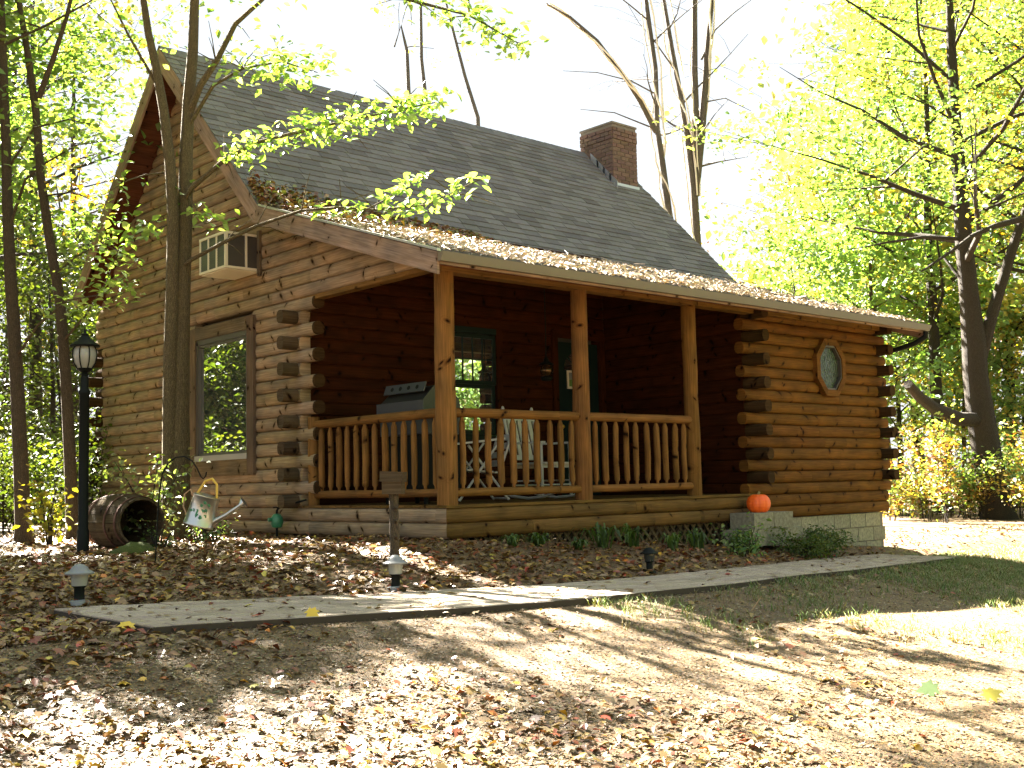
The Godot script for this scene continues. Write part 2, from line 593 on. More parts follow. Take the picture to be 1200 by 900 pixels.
func copies(called: String, mesh: Mesh, material: Material, xf: Array, cols: Array, parent: Node = self) -> MultiMeshInstance3D:
	var mm := MultiMesh.new()
	mm.transform_format = MultiMesh.TRANSFORM_3D
	mm.use_colors = true
	mm.mesh = mesh
	mm.instance_count = xf.size()
	var buf := PackedFloat32Array()
	buf.resize(xf.size() * 16)
	var o := 0
	for i in xf.size():
		var t: Transform3D = xf[i]
		var b := t.basis
		var q: Color = cols[i]
		buf[o] = b.x.x; buf[o + 1] = b.y.x; buf[o + 2] = b.z.x; buf[o + 3] = t.origin.x
		buf[o + 4] = b.x.y; buf[o + 5] = b.y.y; buf[o + 6] = b.z.y; buf[o + 7] = t.origin.y
		buf[o + 8] = b.x.z; buf[o + 9] = b.y.z; buf[o + 10] = b.z.z; buf[o + 11] = t.origin.z
		buf[o + 12] = q.r; buf[o + 13] = q.g; buf[o + 14] = q.b; buf[o + 15] = 1.0
		o += 16
	mm.buffer = buf
	var n := MultiMeshInstance3D.new()
	n.name = numbered(called) if parent == self else called
	n.multimesh = mm
	n.material_override = material
	parent.add_child(n, true)
	if parent != self: n.set_meta("kind", "stuff")
	return n

var CL := {}
const GREEN := [Color(0.17, 0.30, 0.11), Color(0.23, 0.36, 0.15), Color(0.29, 0.39, 0.17), Color(0.14, 0.25, 0.09)]
const YELLOWISH := [Color(0.24, 0.35, 0.15), Color(0.31, 0.38, 0.16), Color(0.44, 0.37, 0.11), Color(0.21, 0.33, 0.13)]
const GOLD := [Color(0.42, 0.27, 0.03), Color(0.40, 0.19, 0.03), Color(0.25, 0.22, 0.03)]
const RUST := [Color(0.24, 0.14, 0.05), Color(0.30, 0.20, 0.05), Color(0.18, 0.15, 0.04), Color(0.2, 0.09, 0.04)]
const DARK := [Color(0.045, 0.075, 0.02), Color(0.06, 0.09, 0.022), Color(0.08, 0.10, 0.025)]
const MIDGREEN := [Color(0.07, 0.11, 0.025), Color(0.10, 0.15, 0.03), Color(0.14, 0.18, 0.04)]

func pick(pal: Array) -> Color:
	var q: Color = pal[rng.randi() % pal.size()]
	var k := rf(0.75, 1.2)
	return Color(q.r * k, q.g * k, q.b * k)

# a trunk that follows the given points, limbs that fork from it and leaf clumps on their twigs
func grow(root: Node3D, pts: Array, rad: Array, bark: Material, opt: Dictionary, extra: Array = []) -> void:
	rng.seed = opt.seed
	var mb := MB.new()
	var loc := []
	for p in pts: loc.append(p - root.position)
	# root flare
	mb.tube(loc, rad, opt.get("sides", 9), true, Vector2(rf(0, 3), rf(0, 3)))
	for e in extra:
		var q := []
		for p in e[0]: q.append(p - root.position)
		mb.tube(q, e[1], 7, true, Vector2(rf(0, 3), rf(0, 3)))
	var xf := []
	var cols := []
	var limbs: int = opt.get("limbs", 14)
	var lo: float = opt.get("lo", 0.4)
	var reach: float = opt.get("reach", 3.0)
	var per: int = opt.get("per", 26)
	var size: float = opt.get("size", 1.0)
	var pal: Array = opt.get("pal", GREEN)
	var acc := [0.0]
	for i in range(1, loc.size()): acc.append(acc[-1] + loc[i].distance_to(loc[i - 1]))
	var total: float = acc[-1]
	for i in limbs:
		var f := lerpf(lo, 0.99, (i + rf(0, 0.8)) / limbs)
		var k := 1
		while k < loc.size() - 1 and acc[k] < f * total: k += 1
		var t: float = clampf((f * total - acc[k - 1]) / maxf(acc[k] - acc[k - 1], 0.001), 0, 1)
		var at: Vector3 = loc[k - 1].lerp(loc[k], t)
		var r: float = lerpf(rad[k - 1], rad[k], t)
		var az := i * 2.4 + rf(-0.5, 0.5)
		var g := (f - lo) / (1.0 - lo)
		var len := reach * (0.55 + 0.75 * sin(PI * clampf(0.25 + 0.75 * g, 0, 1))) * rf(0.75, 1.15)
		var rise := lerpf(0.25, 1.1, g) + rf(-0.1, 0.2)
		var dir := Vector3(cos(az), rise, sin(az)).normalized()
		var path := [at]
		var rr := [r * 0.42]
		for s in 4:
			dir = (dir + Vector3(rf(-0.22, 0.22), rf(-0.12, 0.16), rf(-0.22, 0.22))).normalized()
			path.append(path[-1] + dir * len / 4.0)
			rr.append(maxf(r * 0.42 * (1.0 - (s + 1) / 4.3), 0.006))
		mb.tube(path, rr, 5, false, Vector2(rf(0, 3), rf(0, 3)))
		var subs: int = opt.get("subs", 5)
		for s in subs:
			var w := rf(0.3, 1.0) * 3.99
			var a: Vector3 = path[int(w)].lerp(path[int(w) + 1], w - int(w))
			var d := Vector3(rf(-1, 1), rf(-0.25, 0.7), rf(-1, 1)).normalized() * len * rf(0.25, 0.5)
			var b := a + d
			mb.tube([a, a + d * 0.5 + Vector3(0, rf(-0.05, 0.1), 0), b], [rr[int(w)] * 0.5, rr[int(w)] * 0.3, 0.004], 4, false)
			for c in int(per / float(subs)):
				var q := a.lerp(b, rf(0.25, 1.15)) + Vector3(rf(-1, 1), rf(-0.7, 0.6), rf(-1, 1)) * 0.35 * size
				xf.append(Transform3D(rand_basis(0.35).scaled(Vector3.ONE * size * rf(0.7, 1.25)), q))
				cols.append(pick(pal))
	obj("trunk", mb.mesh(), bark, root)
	if xf.size() > 0:
		copies("crown", opt.get("clump", CL.mid), M.leaf, xf, cols, root)

func tree_at(called: String, label: String, group: String, at: Vector3, height: float, r0: float, bark: Material, opt: Dictionary) -> Node3D:
	rng.seed = opt.seed + 7777
	var root := thing(called, label, "tree", at, 0.0, group)
	var pts := []
	var rad := []
	var p := at - Vector3(0, 0.15, 0)
	var dir := Vector3(rf(-0.08, 0.08), 1, rf(-0.08, 0.08)) + Vector3(opt.get("lean", 0.0), 0, 0)
	for i in 9:
		pts.append(p)
		rad.append(maxf(r0 * (1.0 - 0.9 * i / 8.0) * (1.25 if i == 0 else 1.0), 0.012))
		dir = (dir.normalized() + Vector3(rf(-0.06, 0.06), 0.02, rf(-0.06, 0.06))).normalized()
		p += dir * height / 8.0
	grow(root, pts, rad, bark, opt)
	return root

# ---------------------------------------------------------------- the cabin
const CH := 0.152
const RIDGE := Vector2(-5.522, 6.209)
const BREAK := Vector2(-2.881, 3.501)
const EAVE := Vector2(0.449, 2.406)
const BACK_EAVE := Vector2(-8.5, 3.155)
const X_LEFT := -0.416
const X_RIGHT := 8.693
const LOG_PROF := [Vector2(-0.15, -0.0755), Vector2(-0.04, -0.0755), Vector2(-0.015, -0.062), Vector2(-0.002, -0.026), Vector2(-0.002, 0.026), Vector2(-0.015, 0.062), Vector2(-0.04, 0.0755), Vector2(-0.15, 0.0755)]
const TIP_PROF := [Vector2(-0.10, -0.0752), Vector2(-0.05, -0.0752), Vector2(-0.018, -0.058), Vector2(-0.003, -0.022), Vector2(-0.003, 0.022), Vector2(-0.018, 0.058), Vector2(-0.05, 0.0752), Vector2(-0.10, 0.0752), Vector2(-0.132, 0.058), Vector2(-0.147, 0.022), Vector2(-0.147, -0.022), Vector2(-0.132, -0.058)]

const BOARD_PROF := [Vector2(-0.15, -0.0757), Vector2(-0.014, -0.0757), Vector2(-0.004, -0.066), Vector2(-0.002, -0.03), Vector2(-0.002, 0.03), Vector2(-0.004, 0.066), Vector2(-0.014, 0.0757), Vector2(-0.15, 0.0757)]

var cabin: Node3D

func log_tint() -> Color:
	var k := rf(0.80, 1.14)
	return Color(k, k * rf(0.94, 1.03), k * rf(0.86, 1.04))

# one log of a wall: axis 2 runs along z on a wall facing sx; axis 0 runs along x on a wall facing +z
func log_piece(called: String, parent: Node, axis: int, plane: float, facing: float, y: float, a: float, b: float, m: Material, prof: Array, clipped := false, miter := 0) -> void:
	if b - a < 0.03: return
	var mb := MB.new()
	mb.col = log_tint()
	var s0 := []
	var s1 := []
	for p in prof:
		s0.append(maxf(a, steep_back_z(y + p.y)) if clipped else a)
		s1.append(minf(b, gable_front(y + p.y)) if clipped else b)
	for i in prof.size():
		if miter == 1: s1[i] = b + prof[i].x - 0.001
		if miter == -1: s0[i] = a - prof[i].x
	var uo := Vector2(rf(0, 4), floorf(rf(0, 13)) * 0.154)
	if axis == 2:
		mb.prism(Vector3(plane, y, 0), Vector3.BACK, Vector3(facing, 0, 0), Vector3.UP, prof, s0, s1, true, uo)
	else:
		mb.prism(Vector3(0, y, plane), Vector3.RIGHT, Vector3(0, 0, facing), Vector3.UP, prof, s0, s1, true, uo)
	obj(called, mb.mesh(), m, parent)

func spans(a: float, b: float, y: float, holes: Array) -> Array:
	var out := [[a, b]]
	for h in holes:
		if y + 0.07 < h[2] or y - 0.07 > h[3]: continue
		var nxt := []
		for s in out:
			if h[1] <= s[0] or h[0] >= s[1]:
				nxt.append(s); continue
			if h[0] > s[0]: nxt.append([s[0], h[0]])
			if h[1] < s[1]: nxt.append([h[1], s[1]])
		out = nxt
	var cut := []
	for s in out:
		var x: float = s[0]
		while s[1] - x > 2.4:
			var l := rf(0.9, 2.3)
			cut.append([x, x + l - 0.0015])
			x += l + 0.0015
		cut.append([x, s[1]])
	return cut

func wall_logs(parent: Node, axis: int, plane: float, facing: float, i0: int, i1: int, a: float, b: float, holes: Array, m: Material) -> void:
	for i in range(i0, i1):
		var y := -0.228 + CH * i
		for s in spans(a, b, y, holes):
			log_piece("log", parent, axis, plane, facing, y, s[0], s[1], m, BOARD_PROF)

func steep_z(y: float) -> float: return RIDGE.x + (RIDGE.y - 0.17 - y) / 1.0254
func steep_back_z(y: float) -> float: return RIDGE.x - (RIDGE.y - 0.17 - y) / 1.0254
func gable_front(y: float) -> float:
	if y >= BREAK.y - 0.17: return steep_z(y)
	return minf(EAVE.x - (y - (EAVE.y - 0.17)) / 0.3288, -0.17)

func build_walls() -> void:
	rng.seed = 101
	var gw := group_part("gable_wall", cabin)
	var holes := [[-5.30, -3.76, 0.50, 2.30], [-4.24, -3.60, 2.90, 3.32]]
	# below the porch floor the gable logs run on as the side of the deck
	for i in 2:
		var y := -0.228 + CH * i
		for s in spans(-8.375, -2.5, y, []): log_piece("log", gw, 2, 0.0, -1.0, y, s[0], s[1], M.gable_log, LOG_PROF)
		log_piece("log", gw, 2, 0.0, -1.0, y, -2.497, 0.0, M.gable_log, LOG_PROF, false, 1)
	for i in range(2, 18):
		var y := -0.228 + CH * i
		if i % 2 == 1:
			log_piece("log_end", gw, 2, 0.0, -1.0, y, -2.396, -2.355, M.end_grain, TIP_PROF)
			for s in spans(-8.375, -2.397, y, holes):
				log_piece("log", gw, 2, 0.0, -1.0, y, s[0], s[1], M.gable_log, TIP_PROF)
			log_piece("log_end", gw, 2, 0.0, -1.0, y, -8.62, -8.377, M.end_grain, TIP_PROF)
		else:
			for s in spans(-8.375, -2.67, y, holes):
				log_piece("log", gw, 2, 0.0, -1.0, y, s[0], s[1], M.gable_log, LOG_PROF)
			log_piece("log_end", gw, 0, -2.67, 1.0, y, -0.21, -0.004, M.old_wood, TIP_PROF)
			log_piece("log_end", gw, 0, -8.30, 1.0, y, -0.21, -0.004, M.end_grain, TIP_PROF)
	for i in range(18, 42):
		var y := -0.228 + CH * i
		if steep_z(y) - steep_back_z(y) < 0.1: break
		for s in spans(maxf(-8.62, steep_back_z(y - 0.076)), gable_front(y - 0.076), y, holes):
			log_piece("log", gw, 2, 0.0, -1.0, y, s[0], s[1], M.gable_log, LOG_PROF, true)
	# dark wall behind the logs so that no light leaks through the joints
	var mb := MB.new()
	for r in [[-8.3, -5.30, -0.3, 2.9], [-3.76, -2.68, -0.3, 2.9], [-5.30, -3.76, -0.3, 0.5], [-5.30, -3.76, 2.3, 2.9], [-7.6, -3.5, 2.9, 3.9]]:
		mb.box(Vector3(0.165, (r[2] + r[3]) / 2, (r[0] + r[1]) / 2), Vector3(0.02, r[3] - r[2], r[1] - r[0]))
	obj("inner_wall", mb.mesh(), M.room, gw)

	# porch wall
	var pw := group_part("porch_wall", cabin)
	var ph := [[2.22, 3.02, 0.86, 2.2], [4.16, 5.02, -0.1, 2.22]]
	wall_logs(pw, 0, -2.67, 1.0, 2, 25, 0.152, 5.13, ph, M.shaded_porch_log)
	mb = MB.new()
	mb.box(Vector3(4.2, 1.6, -2.85), Vector3(8.1, 3.6, 0.02))
	obj("inner_wall", mb.mesh(), M.room, pw)

	# the room at the right end of the porch
	var rw := group_part("porch_room_wall", cabin)
	var oh := [[6.66, 7.16, 1.5, 1.95]]
	for i in range(0, 18):
		var y := -0.228 + CH * i
		if i < 2:
			for s in spans(5.06, 8.35, y, []): log_piece("log", rw, 0, -0.075, 1.0, y, s[0], s[1], M.front_log, LOG_PROF)
			continue
		if i % 2 == 0:
			for s in spans(4.98, 8.44, y, oh): log_piece("log", rw, 0, -0.075, 1.0, y, s[0], s[1], M.front_log, TIP_PROF)
			log_piece("log", rw, 2, 5.13, -1.0, y, -2.67, -0.23, M.shaded_porch_log, BOARD_PROF)
		else:
			for s in spans(5.29, 8.20, y, oh): log_piece("log", rw, 0, -0.075, 1.0, y, s[0], s[1], M.front_log, LOG_PROF)
			log_piece("log_end", rw, 2, 5.13, -1.0, y, -0.225, 0.11, M.end_grain, TIP_PROF)
			log_piece("log", rw, 2, 5.13, -1.0, y, -2.67, -0.227, M.shaded_porch_log, BOARD_PROF)
			log_piece("log_end", rw, 2, 8.35, 1.0, y, -0.225, 0.11, M.end_grain, TIP_PROF)
	for i in range(18, 24):
		log_piece("log", rw, 2, 5.13, -1.0, -0.228 + CH * i, -2.67, gable_front(-0.304 + CH * i), M.shaded_porch_log, BOARD_PROF, true)
	for i in range(0, 18):
		var y := -0.228 + CH * i
		log_piece("log", rw, 2, 8.35, 1.0, y, -8.3, -0.226, M.front_log, LOG_PROF)
	mb = MB.new()
	mb.box(Vector3(8.17, 1.02, -4.2), Vector3(0.02, 2.6, 7.9))
	mb.box(Vector3(6.75, 1.15, -0.26), Vector3(2.9, 2.7, 0.02))
	mb.box(Vector3(5.30, 1.1, -1.4), Vector3(0.02, 2.6, 2.5))
	mb.box(Vector3(4.2, 1.3, -8.28), Vector3(8.1, 3.2, 0.02))
	# upper right gable
	for i in range(18, 42):
		var y := -0.228 + CH * i
		var w := steep_z(y) - steep_back_z(y)
		if w > 0.1: mb.box(Vector3(8.25, y, RIDGE.x), Vector3(0.1, CH, minf(w, 5.6)))
	mb.prism(Vector3.ZERO, Vector3.RIGHT, Vector3.BACK, Vector3.UP, [Vector2(-2.75, 2.4), Vector2(-0.12, 2.4), Vector2(-0.12, 2.41), Vector2(-2.75, 3.27)], [8.2, 8.2, 8.2, 8.2], [8.3, 8.3, 8.3, 8.3], false)
	obj("inner_wall", mb.mesh(), M.room, rw)

	# concrete block foundation under the room and along the porch wall
	var fd := group_part("foundation", cabin)
	var r := 0
	for y in [-0.41, -0.61, -0.81, -1.01]:
		var x := 4.95 + (0.0 if r % 2 == 0 else -0.2)
		while x < 8.15:
			var x0 := maxf(x, 4.95)
			var x1 := minf(x + 0.4, 8.28)
			var b := MB.new()
			var k := rf(0.85, 1.1)
			b.col = Color(k, k, k * rf(0.95, 1.03))
			b.box(Vector3((x0 + x1) / 2, y, -0.22 + rf(-0.002, 0.002)), Vector3(x1 - x0 - 0.014, 0.187, 0.2))
			obj("block", b.mesh(), M.block, fd)
			x += 0.4
		var bs := MB.new()
		bs.box(Vector3(8.18, y, -4.3), Vector3(0.2, 0.199, 7.9))
		obj("side_course", bs.mesh(), M.block, fd)
		r += 1
	mb = MB.new()
	mb.box(Vector3(6.6, -0.7, -0.235), Vector3(3.3, 0.78, 0.19))
	mb.box(Vector3(0.3, -0.7, -5.5), Vector3(0.2, 0.75, 5.5))
	obj("mortar", mb.mesh(), M.mortar, fd)

func build_deck() -> void:
	rng.seed = 103
	var dk := group_part("porch_deck", cabin)
	for i in 2:
		var y := -0.228 + CH * i
		var x := 0.0
		var cuts := [2.75, 5.05] if i == 1 else [1.15, 3.9, 5.05]
		for c in cuts:
			log_piece("fascia_log", dk, 0, 0.0, 1.0, y, x, c - 0.002, M.deck, LOG_PROF, false, -1 if x == 0.0 else 0)
			x = c + 0.002
	var z := -0.07
	while z > -2.66:
		var b := MB.new()
		b.col = log_tint()
		b.box(Vector3(2.565, 0.012, z), Vector3(5.11, 0.028, 0.134), Basis.IDENTITY, Vector2(rf(0, 4), rf(0, 2)))
		obj("floor_board", b.mesh(), M.deck, dk)
		z -= 0.14
	# lattice under the front edge
	var lt := group_part("lattice", cabin)
	for s in [-1.0, 1.0]:
		var x := 0.35
		while x < 4.9:
			var b := MB.new()
			b.box(Vector3(x, -0.50, -0.085 + s * 0.004), Vector3(0.035, 0.56, 0.007), Basis(Vector3.BACK, s * 0.72), Vector2(rf(0, 4), rf(0, 2)))
			obj("slat", b.mesh(), M.old_wood, lt)
			x += 0.125
	# block step in front of the door gap
	var st := group_part("block_step", cabin)
	for q in [[4.58, -0.30], [4.99, -0.30], [4.42, -0.50], [4.82, -0.50], [5.2, -0.50]]:
		var b := MB.new()
		var k := rf(0.75, 0.95)
		b.col = Color(k, k, k)
		b.box(Vector3(q[0] + 0.05, q[1], 0.20), Vector3(0.395, 0.195, 0.36))
		obj("block", b.mesh(), M.block, st)

func round_log(called: String, parent: Node, a: Vector3, b: Vector3, r: float, m: Material, sides := 10, taper := 0.0) -> void:
	var mb := MB.new()
	mb.col = log_tint()
	var pts := []
	var rad := []
	var n := 6
	for i in n + 1:
		var t := float(i) / n
		var w := Vector3(rf(-1, 1), rf(-0.3, 0.3), rf(-1, 1)) * r * (0.06 if i > 0 and i < n else 0.0)
		pts.append(a.lerp(b, t) + w)
		rad.append(r * (1.0 + rf(-0.04, 0.04)) * (1.0 - taper * t))
	mb.tube(pts, rad, sides, true, Vector2(rf(0, 4), rf(0, 2)))
	obj(called, mb.mesh(), m, parent)

func build_porch() -> void:
	rng.seed = 104
	for x in [[0.1, 0.108], [2.012, 0.098], [3.917, 0.095]]:
		round_log("porch_post", cabin, Vector3(x[0], 0.0265, -0.1), Vector3(x[0], 2.34, -0.1), x[1], M.post_log, 14, 0.06)
	for s in [["z", -2.42, -0.17, 13], ["x", 0.21, 1.93, 10], ["x", 2.11, 3.83, 10]]:
		var rl := group_part("railing", cabin)
		var at := func(t: float, y: float): return Vector3(0.08, y, t) if s[0] == "z" else Vector3(t, y, -0.09)
		round_log("rail", rl, at.call(s[1] - 0.03, 0.94), at.call(s[2] + 0.03, 0.94), 0.05, M.post_log)
		round_log("rail", rl, at.call(s[1] - 0.03, 0.145), at.call(s[2] + 0.03, 0.145), 0.044, M.post_log)
		for i in s[3]:
			var t := lerpf(s[1], s[2], (i + 0.5) / s[3]) + rf(-0.01, 0.01)
			var mb := MB.new()
			mb.col = log_tint()
			var r := rf(0.030, 0.037)
			var j := Vector3(rf(-1, 1), 0, rf(-1, 1)) * 0.008
			var p: Array = [at.call(t, 0.17), at.call(t, 0.215), at.call(t, 0.235), at.call(t, 0.5) + j, at.call(t, 0.835), at.call(t, 0.90)]
			mb.tube(p, [0.017, 0.018, r, r * 1.05, r, 0.014], 8, true, Vector2(rf(0, 4), rf(0, 2)))
			obj("baluster", mb.mesh(), M.post_log, rl)
	round_log("rail_post", cabin, Vector3(0.08, 0.0265, -2.5), Vector3(0.08, 1.03, -2.5), 0.066, M.post_log)
	# beam on the posts and over the room, with a joint
	for b in [[0.004, 3.9], [3.905, 8.42]]:
		var mb := MB.new()
		mb.col = log_tint()
		mb.box(Vector3((b[0] + b[1]) / 2, 2.415, -0.085), Vector3(b[1] - b[0], 0.155, 0.15), Basis.IDENTITY, Vector2(rf(0, 4), rf(0, 2)))
		obj("beam", mb.mesh(), M.beam, cabin)
	# the log that ties the gable wall to the corner post
	var tie := MB.new()
	tie.box(Vector3(0.08, 2.405, -1.42), Vector3(0.12, 0.05, 2.5))
	obj("tie_beam", tie.mesh(), M.beam, cabin)

func roof_point(x: float, p: Vector2) -> Vector3: return Vector3(x, p.y, p.x)

func build_roof() -> void:
	rng.seed = 105
	var rf_node := group_part("roof", cabin)
	var planes := [["back", BACK_EAVE, RIDGE], ["front", BREAK, RIDGE], ["porch", EAVE, BREAK]]
	var rest := MB.new()
	var cand := []
	for pl in planes:
		var lo: Vector2 = pl[1]
		var hi: Vector2 = pl[2]
		var t := (hi - lo).normalized()
		var n := Vector2(-t.y, t.x)
		if n.y < 0: n = -n
		var mb := MB.new()
		var prof := [lo, hi, hi - n * 0.11, lo - n * 0.11]
		mb.prism(Vector3.ZERO, Vector3.RIGHT, Vector3.BACK, Vector3.UP, prof, [X_LEFT + 0.03, X_LEFT + 0.03, X_LEFT + 0.03, X_LEFT + 0.03], [X_RIGHT - 0.03, X_RIGHT - 0.03, X_RIGHT - 0.03, X_RIGHT - 0.03], false)
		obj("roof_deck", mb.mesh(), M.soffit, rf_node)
		var len := lo.distance_to(hi)
		var courses := int(len / 0.138)
		for c in courses:
			var s0 := len * c / courses
			var ex := len / courses
			var x := X_LEFT - rf(0.0, 0.3)
			while x < X_RIGHT:
				var wd := rf(0.26, 0.36)
				var x0 := maxf(x, X_LEFT)
				var x1 := minf(x + wd, X_RIGHT)
				x += wd
				if x1 - x0 < 0.03: continue
				cand.append([pl[0], lo, t, n, s0, ex, x0 + 0.003, x1 - 0.003, rf(0.0, 0.008), rf(0.62, 1.2)])
	var eye := cam_at
	var front := cand.filter(func(q): return q[0] == "front")
	var others := cand.filter(func(q): return q[0] != "front")
	front.sort_custom(func(p, q): return roof_point(p[6], p[1] + p[2] * p[4]).distance_squared_to(eye) < roof_point(q[6], q[1] + q[2] * q[4]).distance_squared_to(eye))
	var k := 0
	for q in front + others:
		var mb: MB = MB.new() if k < 300 else rest
		var g: float = q[9]
		mb.col = Color(g, g * rf(0.97, 1.02), g * rf(0.93, 1.05))
		var lo: Vector2 = q[1]
		var t: Vector2 = q[2]
		var n: Vector2 = q[3]
		var a: Vector2 = lo + t * (q[4] - 0.012) + n * (0.013 + q[8])
		var b: Vector2 = lo + t * (q[4] + q[5] + 0.02) + n * 0.003
		var a0 := lo + t * (float(q[4]) - 0.012) + n * 0.001
		var nn := Vector3(0, n.y, n.x)
		mb.quad(roof_point(q[6], a), roof_point(q[7], a), roof_point(q[7], b), roof_point(q[6], b), nn)
		mb.quad(roof_point(q[6], a), roof_point(q[7], a), roof_point(q[7], a0), roof_point(q[6], a0), Vector3(0, -t.y, -t.x))
		for e in [[6, -1.0], [7, 1.0]]:
			mb.tri(roof_point(q[e[0]], a), roof_point(q[e[0]], b), roof_point(q[e[0]], a0), Vector3(e[1], 0, 0), Vector3(e[1], 0, 0), Vector3(e[1], 0, 0))
		if k < 300: obj("shingle", mb.mesh(), M.shingle, rf_node)
		k += 1
	tag(obj("shingles", rest.mesh(), M.shingle, rf_node), "", "", "", "stuff")
	# ridge caps
	var x := X_LEFT
	while x < X_RIGHT - 0.1:
		var mb := MB.new()
		var g := rf(0.8, 1.1)
		mb.col = Color(g, g, g)
		var x1 := minf(x + 0.32, X_RIGHT)
		var top := RIDGE + Vector2(0, 0.028 + rf(0, 0.006))
		for s in [-1.0, 1.0]:
			var low := RIDGE + Vector2(s * 0.14, -0.14 * 1.0254 + 0.026)
			var nn := Vector3(0, 0.7, s * 0.7)
			mb.quad(roof_point(x, top), roof_point(x1 - 0.16, top - Vector2(0, 0.004)), roof_point(x1 - 0.16, low), roof_point(x, low), nn)
			mb.quad(roof_point(x, low), roof_point(x1 - 0.16, low), roof_point(x1 - 0.16, low - Vector2(0, 0.012)), roof_point(x, low - Vector2(0, 0.012)), Vector3(0, -0.7, s * 0.7))
		obj("ridge_cap", mb.mesh(), M.shingle, rf_node)
		x += 0.16
	# rake boards, with a thin metal drip edge on the porch slope
	for xs in [[X_LEFT, X_LEFT + 0.028], [X_RIGHT - 0.028, X_RIGHT]]:
		for pl in planes:
			var lo: Vector2 = pl[1]
			var hi: Vector2 = pl[2]
			var t := (hi - lo).normalized()
			var n := Vector2(-t.y, t.x)
			if n.y < 0: n = -n
			var wdt := 0.205
			var join := 0.0
			var drop := Vector2(0, wdt / n.y)
			var bis := (Vector2(0.702, 0.712) + Vector2(0.312, 0.95)).normalized()
			var d_hi := drop if pl[2] == RIDGE else bis * (wdt / bis.dot(n))
			var d_lo := drop
			if pl[1] == BREAK: d_lo = bis * (wdt / bis.dot(n))
			elif pl[1] == BACK_EAVE: d_lo = n * wdt
			var prof := [lo - n * 0.004, hi - n * 0.004, hi - d_hi, lo - d_lo]
			if pl[0] == "porch": prof[0] = EAVE + Vector2(0.0, -0.004)
			var mb := MB.new()
			mb.col = log_tint()
			mb.prism(Vector3.ZERO, Vector3.RIGHT, Vector3.BACK, Vector3.UP, prof, [xs[0], xs[0], xs[0], xs[0]], [xs[1], xs[1], xs[1], xs[1]], false, Vector2(rf(0, 3), rf(0, 2)))
			# the grain runs with the board: remap uv along the slope
			for i in mb.v.size():
				var w := Vector2(mb.v[i].z, mb.v[i].y) - lo
				mb.uv[i] = Vector2(w.dot(t) + 1.3, w.dot(n) + 0.5)
			obj("rake_board", mb.mesh(), M.rake, rf_node)
	var de := MB.new()
	var tt := (BREAK - EAVE).normalized()
	de.prism(Vector3.ZERO, Vector3.RIGHT, Vector3.BACK, Vector3.UP, [EAVE + Vector2(0.02, 0.0), BREAK + tt * -0.03, BREAK + tt * -0.03 + Vector2(0.008, 0.022), EAVE + Vector2(0.02, 0.022)], [X_LEFT - 0.012, X_LEFT - 0.012, X_LEFT - 0.012, X_LEFT - 0.012], [X_LEFT + 0.03, X_LEFT + 0.03, X_LEFT + 0.03, X_LEFT + 0.03], false)
	obj("drip_edge", de.mesh(), M.drip, rf_node)
	# soffit boards under the gable overhang
	for pl in planes:
		var lo: Vector2 = pl[1]
		var hi: Vector2 = pl[2]
		var t := (hi - lo).normalized()
		var n := Vector2(-t.y, t.x)
		if n.y < 0: n = -n
		var l := lo.distance_to(hi)
		var s := 0.02
		while s < l - 0.1:
			var mb := MB.new()
			mb.col = log_tint()
			var a := lo + t * s - n * 0.112
			var b := lo + t * minf(s + 0.137, l - 0.02) - n * 0.112
			mb.prism(Vector3.ZERO, Vector3.RIGHT, Vector3.BACK, Vector3.UP, [a, b, b - n * 0.018, a - n * 0.018], [X_LEFT + 0.03, X_LEFT + 0.03, X_LEFT + 0.03, X_LEFT + 0.03], [-0.004 if pl[0] != "porch" else 5.1, -0.004 if pl[0] != "porch" else 5.1, -0.004 if pl[0] != "porch" else 5.1, -0.004 if pl[0] != "porch" else 5.1], false, Vector2(rf(0, 4), rf(0, 2)))
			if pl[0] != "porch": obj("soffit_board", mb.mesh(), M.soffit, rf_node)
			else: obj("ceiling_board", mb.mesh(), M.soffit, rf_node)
			s += 0.14
	# fascia and gutter along the front eave
	var fb := MB.new()
	fb.box(Vector3((X_LEFT + X_RIGHT) / 2 + 0.0, EAVE.y - 0.06, EAVE.x - 0.015), Vector3(X_RIGHT - X_LEFT - 0.07, 0.11, 0.024))
	obj("fascia", fb.mesh(), M.rake, rf_node)
	var gt := MB.new()
	var gp := [Vector2(0.0, 0.0), Vector2(0.0, -0.082), Vector2(0.05, -0.082), Vector2(0.058, -0.06), Vector2(0.082, -0.026), Vector2(0.086, 0.0), Vector2(0.076, 0.0), Vector2(0.074, -0.012), Vector2(0.012, -0.02)]
	var s0 := []
	var s1 := []
	for p in gp:
		s0.append(X_LEFT + 0.006); s1.append(X_RIGHT + 0.02)
	# built as an open channel: outer skin only
	for i in gp.size() - 1:
		var p: Vector2 = gp[i]
		var q: Vector2 = gp[i + 1]
		var nn := Vector3(0, -(q.x - p.x), (q.y - p.y)).normalized() * -1.0
		nn = Vector3(0, -absf(q.x - p.x) if i < 5 else absf(q.x - p.x), 1.0 if i > 1 and i < 6 else 0.0).normalized()
		if i == 0: nn = Vector3(0, 0, -1)
		gt.quad(Vector3(s0[0], EAVE.y - 0.012 + p.y, EAVE.x + 0.004 + p.x), Vector3(s1[0], EAVE.y - 0.012 + p.y, EAVE.x + 0.004 + p.x), Vector3(s1[0], EAVE.y - 0.012 + q.y, EAVE.x + 0.004 + q.x), Vector3(s0[0], EAVE.y - 0.012 + q.y, EAVE.x + 0.004 + q.x), nn)
